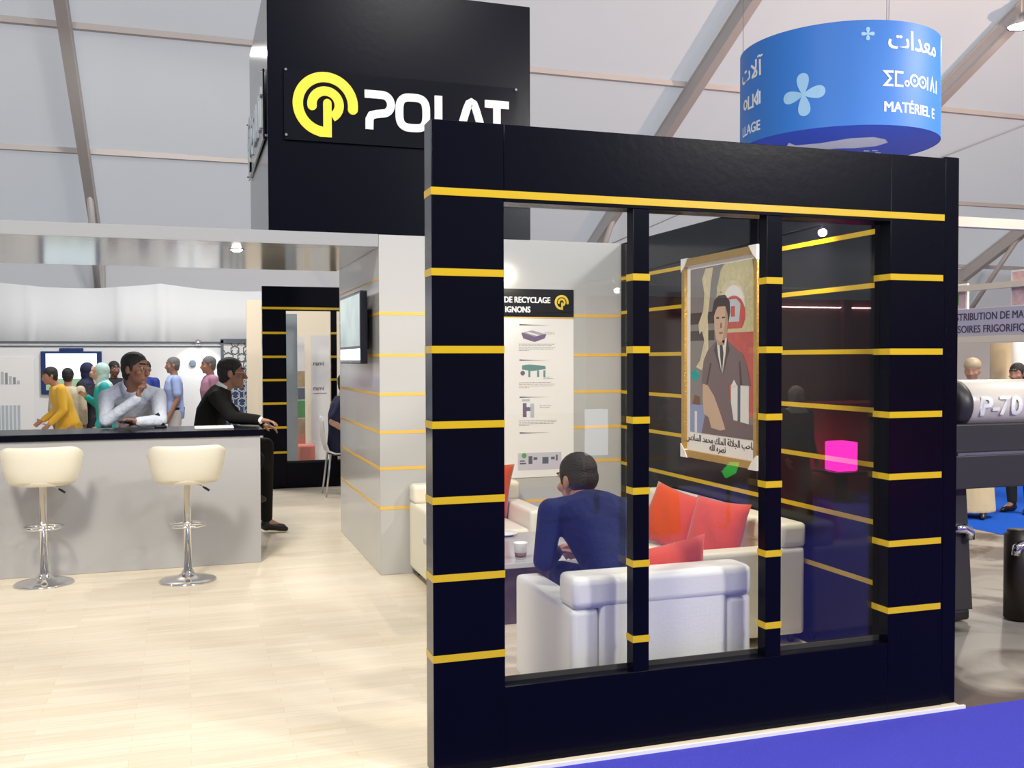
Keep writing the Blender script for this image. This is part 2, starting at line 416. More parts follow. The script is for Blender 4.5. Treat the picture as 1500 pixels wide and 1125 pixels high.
class Fig:
    """one figure: J joints in world space; parts grown from tapered shapes merged into one skin"""
    def __init__(self, name, label, J, face, base, k=1.0, vox=.009, up=None, build=1.0, female=False, hs=1.0):
        self.J = {a: V(b) for a, b in J.items()}; self.k = k; self.vox = vox; self.base = V(base); self.bw = build
        self.hs = hs
        self.root = thing(name, label, 'person', base)
        f = V(face).normalized(); u = V(up) if up else V((0, 0, 1)); u = (u-f*u.dot(f)).normalized()
        self.f, self.u, self.r = f, u, f.cross(u)
    def ax(self): return (self.r, self.f, self.u)
    # -- shapes
    def torso(self, mb, e=0.0, low=.0, skirt=0.0):
        J, k = self.J, self.k
        P, C, N = J['pelvis'], J['chest'], J['neck']
        hl = (J['hipR']-J['hipL']).normalized(); sl = (J['shR']-J['shL']).normalized()
        up1 = (C-P).normalized(); w = self.bw*k
        shw = (J['shR']-J['shL']).length/2
        st = [(P-up1*(.10*k+low), .145*w, .105*w, 0), (P-up1*.02*k, .165*w, .12*w, 0), (P.lerp(C, .45), .145*w, .11*w, .5),
              (C, .165*w, .12*w, 1), (C.lerp(N, .55), max(.15*w, shw*.92), .105*w, 1), (C.lerp(N, .85), shw*.62, .08*w, 1), (N, .065*k, .06*k, 1)]
        rs = []
        for i, (c, rx, ry, t) in enumerate(st):
            lat = hl.lerp(sl, t).normalized()
            a = st[max(0, i-1)][0]; b = st[min(len(st)-1, i+1)][0]
            tan = (b-a).normalized(); fw = tan.cross(lat); fw.normalize(); lat = fw.cross(tan).normalized()
            rs.append([c + lat*(rx+e)*math.copysign(abs(math.cos(q))**.8, math.cos(q)) + fw*(ry+e)*math.copysign(abs(math.sin(q))**.8, math.sin(q)) for q in [2*PI*j/24 for j in range(24)]])
        mb.rings(rs)
    def limb(self, mb, a, b, c, r0, r1, r2, e=0.0, cut=0.0, sh=0.0):
        J, k = self.J, self.k
        A, B, Cc = J[a], J[b], J[c].copy()
        if cut: Cc = Cc + (B-Cc).normalized()*cut
        capsule(mb, A, B, r0*k+sh, r1*k, e=e); capsule(mb, B, Cc, r1*k, r2*k, e=e)
    def arms(self, mb, e=0.0, cut=0.0, sides='LR'):
        for s in sides: self.limb(mb, 'sh'+s, 'el'+s, 'wr'+s, .050*self.bw, .040, .029, e, cut, .004)
    def upper_arms(self, mb, e, frac=.75):
        for s in 'LR':
            a, b = self.J['sh'+s], self.J['el'+s]
            capsule(mb, a, a.lerp(b, frac), .058*self.k, .052*self.k, e=e)
    def legs(self, mb, e=0.0, cut=0.0):
        for s in 'LR': self.limb(mb, 'hip'+s, 'kn'+s, 'an'+s, .085*self.bw, .058, .042, e, cut)
    def head(self, mb):
        H = self.J['head']; k = self.k*self.hs; r, f, u = self.r, self.f, self.u; X = self.ax()
        ell(mb, H+u*.028*k-f*.008*k, X, [q*k for q in (.074, .094, .092)])
        ell(mb, H-u*.045*k+f*.020*k, X, [q*k for q in (.060, .066, .066)])
        ell(mb, H-u*.096*k+f*.062*k, X, [q*k for q in (.026, .024, .020)])
        capsule(mb, H+f*.082*k+u*.018*k, H+f*.108*k-u*.030*k, .010*k, .014*k, 10)
        for s in (-1, 1):
            capsule(mb, H+f*.080*k+u*.034*k+r*s*.012*k, H+f*.068*k+u*.034*k+r*s*.045*k, .010*k, .009*k, 8)
            ell(mb, H+r*s*.045*k+f*.058*k-u*.022*k, X, [q*k for q in (.024, .022, .022)])
            ell(mb, H+r*s*.076*k-f*.012*k-u*.004*k, X, [q*k for q in (.011, .021, .032)])
            ell(mb, H+r*s*.013*k+f*.098*k-u*.034*k, X, [q*k for q in (.010, .009, .008)])
        for dz in (-.060, -.071):
            ell(mb, H+f*.078*k+u*dz*k, X, [q*k for q in (.024, .013, .0065)])
        capsule(mb, self.J['neck']-u*.02*k, H-u*.05*k-f*.012*k, .054*k, .052*k)
    def hand(self, mb, s, d, n, curl=.5, thumb=1.0):
        W = self.J['wr'+s]; k = self.k; d = V(d).normalized(); n = V(n); n = (n-d*n.dot(d)).normalized()
        lat = d.cross(n) * (1 if s == 'R' else -1)
        ell(mb, W+d*.046*k, (lat, d, n), [q*k for q in (.040, .052, .017)])
        capsule(mb, W-d*.02*k, W+d*.02*k, .027*k, .025*k)
        for i, (o, ln) in enumerate(((.030, .074), (.010, .082), (-.011, .077), (-.031, .060))):
            p = W+d*.086*k+lat*o*k
            c = curl*(1+.12*i)
            for seg_i, (fr, rr) in enumerate(((.42, .0098), (.33, .0088), (.25, .008))):
                a = c*(.45+.75*seg_i)
                q = p+(d*math.cos(a)+n*math.sin(a))*ln*fr*k
                capsule(mb, p, q, rr*k, rr*.95*k, 8); p = q
        t0 = W+d*.028*k+lat*.034*k; t1 = t0+(d*.62+lat*.6+n*.35*thumb).normalized()*.040*k
        t2 = t1+(d*.85+lat*.1+n*.45*thumb).normalized()*.034*k
        capsule(mb, t0, t1, .0125*k, .0105*k, 8); capsule(mb, t1, t2, .0105*k, .009*k, 8)
    # -- parts
    def part(self, mb, name, mk, vox=None, smooth=3, label=None):
        o = mesh_obj(remesh(mb, vox or self.vox, smooth), name, mk, self.root, self.base)
        if label: o['label'] = label
        return o
    def body(self, mk, hands=None, feet=True):
        mb = MB(mk); self.torso(mb, -.012); self.arms(mb); self.legs(mb); self.head(mb)
        for s in 'LR':
            h = (hands or {}).get(s)
            if h: self.hand(mb, s, *h)
            else:
                d = (self.J['wr'+s]-self.J['el'+s]).normalized(); fw = V((self.f.x, self.f.y, 0))
                self.hand(mb, s, d, (self.J['wrL']-self.J['wrR'])*(1 if s == 'R' else -1), .5)
            capsule(mb, self.J['an'+s], self.J['to'+s], .038*self.k, .026*self.k)
        o = self.part(mb, 'body', mk, self.vox)
        return o
    def eyes(self):
        H = self.J['head']; k = self.k*self.hs
        for s in (-1, 1):
            mb = MB('eye', 'pupil'); c = H+self.f*.0785*k+self.u*.012*k+self.r*s*.031*k
            ell(mb, c, self.ax(), [.0115*k]*3); mb.mi('pupil')
            ell(mb, c+self.f*.0068*k, self.ax(), [.0068*k, .006*k, .0068*k])
            for v in mb.bm.verts: v.co -= self.base
            mb.build('eye', self.root)
    def hair(self, mk, back=1.0, bald=0.0, long=False):
        H = self.J['head']; k = self.k*self.hs; f, u, r = self.f, self.u, self.r; X = self.ax(); mb = MB(mk)
        if not bald:
            ell(mb, H+u*.050*k-f*.020*k, X, [q*k for q in (.082, .098, .082)])
        ell(mb, H+u*.012*k-f*.040*k, X, [q*k for q in (.080, .074, .078)])
        if back > .6: ell(mb, H-u*.035*k-f*.052*k, X, [q*k for q in (.064, .050, .055)])
        for s in (-1, 1):
            capsule(mb, H+r*s*.070*k+f*.012*k+u*.04*k, H+r*s*.073*k+f*.016*k-u*.004*k, .016*k, .009*k, 8)
        for s in (-1, 1): capsule(mb, H+f*.0905*k+u*.041*k+r*s*.014*k, H+f*.077*k+u*.044*k+r*s*.047*k, .0075*k, .0065*k, 8)
        if long: capsule(mb, H-f*.05*k, self.J['neck']-f*.06*k-u*.05*k, .075*k, .06*k)
        return self.part(mb, 'hair', mk, max(.006, self.vox*.75), 2)
    def scarf(self, mk, name='headscarf'):
        H = self.J['head']; k = self.k; f, u, r = self.f, self.u, self.r; X = self.ax(); mb = MB(mk)
        ell(mb, H+u*.030*k-f*.030*k, X, [q*k for q in (.094, .105, .112)])
        ell(mb, H-u*.050*k-f*.030*k, X, [q*k for q in (.090, .085, .085)])
        capsule(mb, H-u*.10*k-f*.01*k, self.J['neck']-u*.05*k, .078*k, .11*k)
        ell(mb, self.J['neck']-u*.05*k, X, [q*k for q in (.17, .12, .09)])
        return self.part(mb, name, mk, self.vox, 3)
    def jacket(self, mk, name='jacket', low=.08, e=.016, cut=.012, trim=True):
        mb = MB(mk); self.torso(mb, e, low); self.arms(mb, e*.9, cut)
        for s in 'LR': capsule(mb, self.J['sh'+s], self.J['chest'].lerp(self.J['neck'], .72), .056*self.k*self.bw, .075*self.k, e=e*.6)
        return self.part(mb, name, mk)
    def collar(self, mk, name='shirt_collar', sc=1.0, opening=None):
        mb = MB(mk); N = self.J['neck']; ax = (self.J['head']-N).normalized()
        a = ax.orthogonal().normalized(); b = ax.cross(a); k = self.k*sc
        if opening is not None:
            a = V(opening); a = (a-ax*a.dot(ax)).normalized(); b = ax.cross(a); rs = []
            for i in range(25):
                t = math.radians(32+296*i/24.0); e = abs(i-12)/12.0; dp = .012*e**4; fl = .016*e**6
                rs.append([N+ax*(h-dp)*k+(a*math.cos(t)+b*math.sin(t))*(rr+fl)*k for rr, h in ((.064, -.016-.030*e**3), (.069, -.012-.030*e**3), (.064, .022), (.058, .026), (.054, .02), (.052, -.02))])
            mb.rings(rs)
            for v in mb.bm.verts: v.co -= self.base
            return mb.build(name, self.root)
        rs = []
        for rr, h in ((.060, -.03), (.067, .0), (.064, .026), (.058, .030), (.056, .0), (.054, -.03)):
            rs.append([N+ax*h*k+(a*math.cos(2*PI*j/20)+b*math.sin(2*PI*j/20))*rr*k for j in range(20)])
        mb.rings(rs, closed=True)
        for v in mb.bm.verts: v.co -= self.base
        return mb.build(name, self.root)
    def short_shirt(self, mk, name='shirt', low=.04):
        mb = MB(mk); self.torso(mb, .010, low); self.upper_arms(mb, .012)
        return self.part(mb, name, mk)
    def trousers(self, mk):
        mb = MB(mk); J = self.J; k = self.k
        P = J['pelvis']; X = self.hipax()
        ell(mb, P-X[2]*.02*k, X, [q*k for q in (.165*self.bw, .12*self.bw, .12)]); self.legs(mb, .012, .03)
        return self.part(mb, 'trousers', mk)
    def hipax(self):
        J = self.J; hl = (J['hipR']-J['hipL']).normalized(); up = (J['chest']-J['pelvis']).normalized()
        fw = up.cross(hl).normalized(); return (hl, fw, fw.cross(hl) if False else up)
    def skirt(self, mk, name='long_dress', low=None):
        J = self.J; k = self.k; mb = MB(mk); self.torso(mb, .014, .0); self.arms(mb, .014, .02)
        P = J['pelvis']; g = (J['anL']+J['anR'])/2; g.z = max(self.base.z+.05, g.z-.02)
        rs = []
        for t, rx in ((0, .17), (.3, .20), (.7, .235), (1, .255)):
            c = P.lerp(g, t)
            rs.append([c+V((rx*k*math.cos(2*PI*j/20), rx*.8*k*math.sin(2*PI*j/20), 0)) for j in range(20)])
        mb.rings(rs)
        return self.part(mb, name, mk)
    def shoes(self, mk):
        for s in 'LR':
            mb = MB(mk); a, t = self.J['an'+s].copy(), self.J['to'+s]; d = (t-a); d.normalize(); k = self.k
            h = a+V((0, 0, -.045*k)) if abs(d.z) < .7 else a
            capsule(mb, h-d*.02*k, t, .045*k, .036*k); capsule(mb, h, t+d*.035*k, .038*k, .024*k); capsule(mb, h, a+V((0, 0, .01)), .046*k, .046*k)
            self.part(mb, 'shoe', mk, max(.008, self.vox), 2)

def stand(x, y, z, h, yaw, lean=0.0, over=None):
    """joints of a standing figure of height h facing yaw (0 = +Y, clockwise positive towards +X)"""
    k = h/1.74
    j = dict(pelvis=(0, 0, .95), chest=(0, .02+lean*.5, 1.27), neck=(0, .0+lean, 1.475), head=(0, .03+lean*1.35, 1.625-lean*.15),
             shL=(-.18, .0+lean*.9, 1.415), shR=(.18, .0+lean*.9, 1.415), elL=(-.225, -.02+lean*.9, 1.13), elR=(.225, -.02+lean*.9, 1.13),
             wrL=(-.22, .09+lean, .89), wrR=(.22, .09+lean, .89), hipL=(-.095, 0, .92), hipR=(.095, 0, .92),
             knL=(-.10, .02, .50), knR=(.10, .02, .50), anL=(-.10, -.03, .09), anR=(.10, -.03, .09), toL=(-.125, .13, .035), toR=(.125, .13, .035))
    if over: j.update(over)
    c, s = math.cos(yaw), math.sin(yaw); out = {}
    for a, (px, py, pz) in j.items():
        out[a] = (x+k*(px*c+py*s), y+k*(-px*s+py*c), z+k*pz)
    return out, k
def ydir(yaw, pitch=0.0):
    return (math.sin(yaw)*math.cos(pitch), math.cos(yaw)*math.cos(pitch), math.sin(pitch))
# ================================================================== camera
CAMZ = 1.55
yaw, pit, rol, FPX = 0.32105554, -0.02543692, -0.00274192, 1431.47
f_ = V((math.sin(yaw)*math.cos(pit), math.cos(yaw)*math.cos(pit), math.sin(pit)))
r_ = V((math.cos(yaw), -math.sin(yaw), 0)); u_ = r_.cross(f_)
r2 = r_*math.cos(rol)+u_*math.sin(rol); u2 = -r_*math.sin(rol)+u_*math.cos(rol)
cam = D.cameras.new('camera'); cam.sensor_width = 36; cam.lens = 36*FPX/1500; cam.clip_end = 200
co = D.objects.new('camera', cam); COL.objects.link(co)
mw = Matrix((r2, u2, -f_)).transposed().to_4x4(); mw.translation = (0, 0, CAMZ)
co.matrix_world = mw; SC.camera = co

# ================================================================== setting
ROOFA, ROOFS, EAVE = 14.18, .5, 20.8
def roofz(y): return ROOFA-ROOFS*abs(y)
mb = MB('fabric')                                             # ridge tent roof over the whole hall
ys = [-20.8, -18.25, -15.65, -13.0, -10.4, -7.8, -5.2, -2.6, 0, 2.6, 5.2, 7.8, 10.4, 13.0, 15.65, 18.25, 20.8]
xs = [-31.6, -26.6, -21.6, -16.6, -11.6, -6.6, -1.6, 3.4, 8.5, 13.5, 19.3, 24, 29, 34]
def sag(i, t): return -.05*math.sin(PI*t)
grid = []
for y in ys:
    row = []
    for i in range(len(xs)-1):
        for t in (0, .25, .5, .75):
            x = xs[i]+(xs[i+1]-xs[i])*t
            row.append(mb.bm.verts.new((x, y, roofz(y)+.12+sag(i, t))))
    row.append(mb.bm.verts.new((xs[-1], y, roofz(y)+.12))); grid.append(row)
for a, b in zip(grid, grid[1:]):
    for j in range(len(a)-1): mb.face([a[j], a[j+1], b[j+1], b[j]], True)
struct(mb.build('ceiling', normals=False))
mb = MB('fabric'); mb.box(-31.6, 34, 20.86, 20.9, -.1, roofz(20.8)+.1)
struct(mb.build('wall_back'))
mb = MB('fabric'); mb.box(-31.6, 34, -20.9, -20.86, -.1, roofz(20.8)+.1)
struct(mb.build('wall_front'))
for nm, x in (('wall_left', -31.6), ('wall_right', 34)):
    mb = MB('fabric'); pr = [(-20.85, -.1), (20.85, -.1), (20.85, roofz(20.85)), (0, ROOFA), (-20.85, roofz(20.85))]
    mb.prism(pr, lambda u, v, w, x=x: V((x+w, u, v)), -.02, .02); struct(mb.build(nm))
for i, x in enumerate((-11.6, -6.6, -1.60, 3.4, 8.5, 13.5, 19.3, 24)):
    mb = MB('rafter')
    p0, p1 = V((x, 0, roofz(0)-.02)), V((x, 20.75, roofz(20.75)-.02))
    d = (p1-p0).normalized(); n = V((0, -d.z, d.y)); n = n if n.z < 0 else -n
    for s0, s1, e0, e1 in ((-.10, .10, .0, .30),):
        mb.rings([[q+V((s, 0, 0))+n*e for s, e in ((-.08, 0), (.08, 0), (.08, .03), (.065, .05), (.065, .25), (.08, .27), (.08, .30), (-.08, .30), (-.08, .27), (-.065, .25), (-.065, .05), (-.08, .03))] for q in (p0, p1)], smooth=False)
    mb.tube([(x, 18.8, roofz(18.8)-.28), (x, 20.6, 2.5)], .06, 8)
    mb.box(x-.1, x+.1, 20.55, 20.8, -.05, roofz(20.75))
    struct(mb.build('trim_%d' % (i+1)))
k = 9
for y in (10.4, 13.0, 15.65, 18.25, 20.6):
    mb = MB('purlin')
    for i in range(len(xs)-1):
        a, b = max(xs[i], -12), min(xs[i+1], 24.5)
        if b > a: mb.box(a, b, y-.05, y+.05, roofz(y)+.02, roofz(y)+.11)
    struct(mb.build('trim_%d' % k)); k += 1
# wind bracing cables in the right-hand bays
for a, b in (((8.5, 20.6), (13.5, 15.65)), ((13.5, 18.25), (19.3, 13.0)), ((13.5, 13.0), (19.3, 18.25)), ((13.5, 20.6), (19.3, 20.6))):
    mb = MB('rafter'); mb.tube([(a[0], a[1], roofz(a[1])-.02), (b[0], b[1], roofz(b[1])-.02)], .012, 6)
    struct(mb.build('trim_%d' % k)); k += 1

mb = MB('wood'); mb.box(-7, 3.26, 3.46, 12.6, -.10, 0.0)
struct(mb.build('floor'))
mb = MB('carpet'); mb.box(-9, 9, -4, 3.46, -.10, -.008)
struct(mb.build('floor_aisle'))
mb = MB('white'); mb.box(.84, 3.27, 3.452, 3.464, -.02, .006)
struct(mb.build('trim_platform_edge'))
mb = MB('concrete'); mb.box(3.262, 6.81, 3.46, 12.6, -.10, -.012)
struct(mb.build('floor_concrete'))
mb = MB('carpet2'); mb.box(6.81, 16, 3.46, 14, -.10, -.008)
struct(mb.build('floor_far_carpet'))
mb = MB('hallfloor'); mb.box(-31, 33.5, -20.8, 20.8, -.16, -.102)
mb.box(-31, 33.5, 12.6, 20.8, -.101, -.03)
struct(mb.build('floor_hall'))

# ---- black partition with three glazed bays (used in front and at the rear of the stand)
LZ = (1.872, 1.586, 1.307, 1.026, .737, .436); RZ = (1.902, 1.578, 1.303, 1.033, .740, .447)
def partition(y, label, group=None):
    t = thing('display_partition', label, 'partition', (.857, y, 0))
    if group: t['group'] = group
    X = lambda x: x-.857
    fr = MB('black', 'black_matt')
    fr.box(X(.857), X(1.135), 0, .106, 0, 2.43, .002, 1); fr.box(X(2.893), X(3.183), 0, .106, 0, 2.43, .002, 1)
    fr.box(X(1.135), X(2.893), 0, .106, 2.14, 2.43, .002, 1); fr.box(X(1.135), X(2.893), 0, .106, 0, .305, .002, 1)
    fr.build('frame', t)
    e = MB('black_edge'); e.box(-.0015, .0, .001, .105, 0, 2.43); e.build('end_face', t, 'glossy end face')
    e = MB('black'); e.box(X(3.185), X(3.262), .004, .106, 0, 2.438, .003, 1); e.build('end_post', t)
    for a, b in ((1.669, 1.739), (2.275, 2.349)):
        m = MB('black'); m.box(X(a), X(b), .0, .06, .305, 2.14, .002, 1); o = m.build('mullion', t)
        for z in LZ:
            s = MB('yellow'); s.box(X(a)-.002, X(b)+.002, -.002, .0605, z-.0135, z+.0135); s.build('stripe', o, 'yellow tape stripe')
    for a, b in ((1.135, 1.669), (1.739, 2.275), (2.349, 2.893)):
        g = MB('glass'); g.box(X(a), X(b), .064, .070, .305, 2.14); g.build('glass_pane', t)
        g = MB('sill'); g.box(X(a), X(b), .058, .0635, .305, .325); g.box(X(a), X(b), .0705, .078, .305, .318); g.build('glazing_bead', t, 'dark grey glazing bead')
    s = MB('yellow'); s.box(-.003, X(3.177), -.002, .108, 2.154, 2.182); s.build('stripe', t, 'long yellow tape stripe over the windows')
    for z in LZ:
        s = MB('yellow'); s.box(-.003, X(1.1355), -.002, .108, z-.0135, z+.0135); s.build('stripe', t, 'yellow tape stripe')
    for z in RZ:
        s = MB('yellow'); s.box(X(2.891), X(3.172), -.002, .108, z-.0135, z+.0135); s.build('stripe', t, 'yellow tape stripe')
    return t
partition(3.504, 'large black partition with three glazed bays and yellow stripes, standing nearest on the blue carpet edge')
partition(12.0, 'far black framed window partition with yellow stripes, seen beyond the bar counter')

# ---- black side wall, grey store room with the screen wall
w = MB('gloss_black'); w.box(3.193, 3.258, 3.612, 6.92, 0, 2.44, .002, 1)
wr = struct(w.build('wall_side'))
for z in (2.168, 1.906, 1.583, 1.295, 1.026, .745, .445):
    s = MB('yellow'); s.box(3.191, 3.194, 3.615, 6.919, z-.0125, z+.0125); s.build('stripe', wr)
w = MB('grey'); w.box(1.305, 3.19, 6.922, 8.83, 0, 2.44, .003, 1); w.box(3.19, 3.258, 6.922, 8.83, 0, 2.44)
wb = struct(w.build('wall_store'))
for z in (1.880, 1.580, 1.300, 1.028, .767, .482):
    s = MB('ltyellow'); s.box(1.3035, 3.19, 6.9205, 6.93, z-.011, z+.011); s.box(1.3035, 1.31, 6.93, 8.82, z-.011, z+.011); s.build('stripe', wb)
s = MB('ltyellow'); s.box(1.3035, 1.31, 6.94, 8.82, 2.12, 2.135); s.build('stripe', wb)
c = MB('canopy'); c.box(-5.5, 1.303, 6.922, 8.95, 2.352, 2.442, .002, 1)
can = c.build('canopy'); tag(can, 'long glossy grey canopy slab hanging over the bar counter', 'canopy')
for x, yy in ((.35, 7.36), (-2.3, 7.36)):
    d = MB('steel', 'lamp'); d.lathe([(.03, -.006), (.052, -.006), (.056, 0), (.03, .0)], (x, yy, 2.352), 20); d.mi('lamp')
    d.lathe([(.001, -.022), (.025, -.018), (.040, -.006), (.040, .0)], (x, yy, 2.352), 20); d.build('downlight', can, 'glowing halogen downlight')

# ---- sign tower
tw = MB('black'); tw.box(.545, 2.452, 6.924, 8.83, 2.4425, 4.17, .004, 1)
twr = tw.build('sign_tower'); e = MB('black_edge'); e.box(.5425, .545, 6.926, 8.828, 2.444, 4.168); e.build('side_face', twr, 'glossy left side')
tag(twr, 'big black cube tower rising over the grey canopy, carrying the logo board', 'sign tower')

def sign(fn, label, letters_mat, root_loc, bolts=True):
    t = thing('sign_board', label, 'sign', root_loc)
    inv = V(root_loc); g = lambda u, v, w: fn(u, v, w)-inv
    b = MB('gloss_black'); b.rect(0, 1.69, 0, .487, g, .008, .020); b.build('board', t)
    e = MB('logo_yellow' if letters_mat == 'white' else 'bluegrey')
    cx, cy = .282, .255
    e.ribbon(arc(cx, cy, .190, -6, 262, 40, .190), .070, g, .020, .030, round_start=True)
    e.ribbon(arc(cx, cy, .094, 188, -62, 30, .094), .064, g, .020, .030, round_start=True)
    e.ribbon([(cx+.012, cy+.012), (cx+.012, cy-.224)], .058, g, .020, .0302, round_start=True)
    e.rect(cx-.045, cx+.041, cy-.224, cy-.155, g, .020, .0301)
    e.build('emblem', t, 'round yellow emblem' if letters_mat == 'white' else None)
    B, T, W = .108, .382, .056; hw = W/2; x = .555
    def letter(*ribs, discs=()):
        m = MB(letters_mat)
        for pts in ribs: m.ribbon(pts, W, g, .020, .032)
        m.build('letter', t)
    # P with an open joint at the left
    pr = [(x, T-hw)] + [(x+.125+.062*math.cos(math.radians(a)), T-hw-.065+.065*math.sin(math.radians(a))) for a in range(90, -91, -15)] + \
         [(x+.085, B+.110), (x+.048, B+.098), (x+.033, B+.07), (x+.032, B)]
    letter(pr)
    # O rounded square
    ox, oy, a_, b_ = x+.345, (T+B)/2, .098, .108
    oc = [(ox+a_*math.copysign(abs(math.cos(q))**.62, math.cos(q)), oy+b_*math.copysign(abs(math.sin(q))**.62, math.sin(q))) for q in [2*PI*j/40 for j in range(41)]]
    letter(oc)
    lx = x+.505
    letter([(lx+hw, T), (lx+hw, B+hw), (lx+.17, B+hw)] )
    axx = x+.78
    letter([(axx-.098, B), (axx-.034, T-.075), (axx-.018, T-.038), (axx, T-hw), (axx+.018, T-.038), (axx+.034, T-.075), (axx+.098, B)])
    tx = x+.975
    m = MB(letters_mat); m.rect(tx-.092, tx+.092, T-W, T, g, .020, .032); m.rect(tx-hw, tx+hw, B, T, g, .020, .0318); m.build('letter', t)
    if bolts:
        for u, v in ((.012, .475), (.012, .030), (1.678, .475), (1.678, .030)):
            m = MB('chrome'); m.disc(u, v, .009, g, 0, .034, seg=12); m.build('stud', t, 'shiny steel stud')
    return t
sign(front(.652, 6.924, 3.066), 'black logo board with yellow round emblem and white POLAT letters on the tower front', 'white', (.652, 6.924, 3.066))
sign(facing_left(.541, 8.74, 3.09), 'logo board on the left side of the tower, seen almost edge on', 'bluegrey', (.541, 8.74, 3.09))

# ---- bar counter, television, stools
bc = thing('bar_counter', 'long bar counter with black top and grey front panel', 'bar counter', (-1.6, 7.9, 0))
m = MB('grey_panel'); m.box(-2.4, 2.125, -.225, .30, 0, .972, .003, 1); m.build('panel', bc, 'grey front panel')
m = MB('black'); m.box(-2.42, 2.152, -.245, .37, .972, 1.02, .004, 1); m.build('worktop', bc, 'black counter top')

t = thing('television', 'flat television on the grey wall, turned nearly edge on', 'television', (1.3030, 7.55, 1.78))
m = MB('tvblack'); m.box(-.108, -.055, -.48, .50, -.262, .272, .008, 2); m.box(-.055, .0, -.2, .2, -.15, .15); m.build('housing', t)
m = MB('screen_tv', 'screen_reflection'); m.box(-.1105, -.108, -.455, .475, -.13, .25); m.mi('screen_reflection')
m.box(-.1105, -.108, -.455, .475, -.235, -.15); m.build('screen', t, 'lit screen with pale picture and painted white reflection')

def make_stool(x, y, label, lever=0.0):
    t = thing('bar_stool', label, 'bar stool', (x, y, 0), lever, 'cream bar stools at the counter')
    m = MB('chrome'); m.lathe([(.001, 0), (.190, 0), (.195, .006), (.185, .014), (.13, .022), (.07, .036), (.042, .058), (.036, .075), (.001, .075)], seg=36); m.build('base', t)
    m = MB('chrome'); m.lathe([(.001, .06), (.029, .06), (.029, .40), (.033, .402), (.033, .418), (.024, .42), (.024, .69), (.001, .69)], seg=20); m.build('column', t)
    m = MB('chrome'); m.tube([(.125*math.cos(a), .125*math.sin(a), .395) for a in [2*PI*j/32 for j in range(32)]], .009, 8, closed=True)
    m.tube([(-.12, 0, .395), (.12, 0, .395)], .008, 8); m.build('footrest', t)
    m = MB('leather')
    prof = [(.060, .690), (.165, .690), (.200, .700), (.212, .730), (.205, .765), (.175, .785), (.08, .792), (.001, .793)]
    m.lathe([(.001, .69)]+prof, seg=32, sx=1.0, sy=.92); m.build('seat', t)
    m = MB('leather'); rs = []
    N = 36
    for i in range(N+1):
        a = math.radians(172+196*i/N); e = abs(i/N-.5)*2
        top = .965-.07*max(0, e-.45)**1.6*2.3; k = 1-.06*max(0, e-.9)
        pts = [(.198, .700), (.222, .730), (.240, .80), (.254, .88), (.260, top-.030), (.254, top-.008), (.240, top), (.224, top-.010), (.214, top-.04), (.202, .84), (.188, .775)]
        if i in (0, N):
            cx = sum(p[0] for p in pts)/len(pts); cz = sum(p[1] for p in pts)/len(pts)
            pts = [(cx+(p[0]-cx)*.7, cz+(p[1]-cz)*.9) for p in pts]
        c, s = math.cos(a), math.sin(a)
        sq = 1/ (abs(c)**3+abs(s)**3)**(1/3.0)
        sq = 1+(sq-1)*.42
        rs.append([V((p[0]*sq*1.02*c, p[0]*sq*.88*s, p[1])) for p in pts])
    m.rings(rs); m.build('backrest', t)
    m = MB('steel', 'plastic_black'); m.tube([(.03, -.03, .688), (.085, -.05, .676), (.12, -.06, .655)], .0045, 8)
    lv = m.build('lever', t); m = MB('plastic_black'); m.tube([(.105, -.056, .664), (.125, -.061, .652), (.148, -.067, .637)], [.006, .009, .008], 8); m.build('grip', lv, 'black plastic grip')
    return t
make_stool(-.955, 7.425, 'left of the two cream tub bar stools in front of the counter')
make_stool(-.008, 7.205, 'right of the two cream tub bar stools, nearer the counter end')
make_stool(.18, 8.72, 'cream bar stool behind the counter under the man in black suit', PI)

# things on the counter
m = MB('paper'); m.box(-.15, .14, -.10, .10, 0, .012, .002, 1); o = m.build('paper_pad', loc=(.20, 7.95, 1.021)); tag(o, 'white paper pad lying on the counter near the suited man', 'paper pad')
t = thing('desk_stand', 'small black stand on the counter between the two men', 'desk stand', (-.20, 8.14, 1.021))
m = MB('plastic_black'); m.box(-.045, .045, -.03, .03, 0, .015, .004); m.build('base', t)
m = MB('plastic_black'); m.tube([(.02, 0, .012), (.0, 0, .06), (-.03, 0, .11)], [.016, .014, .018], 10); m.build('holder', t)

# ---- lounge seats
def make_armchair(loc, rz, w, dep, label, group, mk='leather'):
    t = thing('armchair' if w < 1.2 else 'sofa', label, 'armchair' if w < 1.2 else 'sofa', loc, rz, group)
    h = w/2; A = .125
    for s in (-1, 1):
        m = MB(mk); x0, x1 = sorted((s*h, s*(h-A)))
        m.box(x0, x1, .012, dep, .055, .53, .028, 3); m.build('arm', t)
    m = MB(mk); m.box(-h+.002, h-.002, 0, .165, .525, .66, .034, 3); m.box(-h+A+.002, h-A-.002, 0.004, .15, .06, .56, .02, 2)
    m.build('backrest', t)
    m = MB(mk); m.box(-h+A, h-A, .02, dep-.02, .06, .28, .015, 2); m.build('base', t)
    n = 1 if w < 1.2 else 2; cw = (w-2*A)/n
    for i in range(n):
        m = MB(mk); m.box(-h+A+cw*i+.004, -h+A+cw*(i+1)-.004, .14, dep+.004, .275, .41, .03, 3); m.build('seat_cushion', t)
    for sx in (-1, 1):
        for y in (.06, dep-.06):
            m = MB('plastic_black'); m.lathe([(.001, 0), (.016, 0), (.022, .06), (.001, .06)], (sx*(h-.07), y, 0), 12); m.build('leg', t, 'short black foot')
    return t
make_armchair((1.892, 3.658, 0), 0, .842, .725, 'pale armchair nearest the glass with its back to the window', 'cream lounge seats', 'leather2')
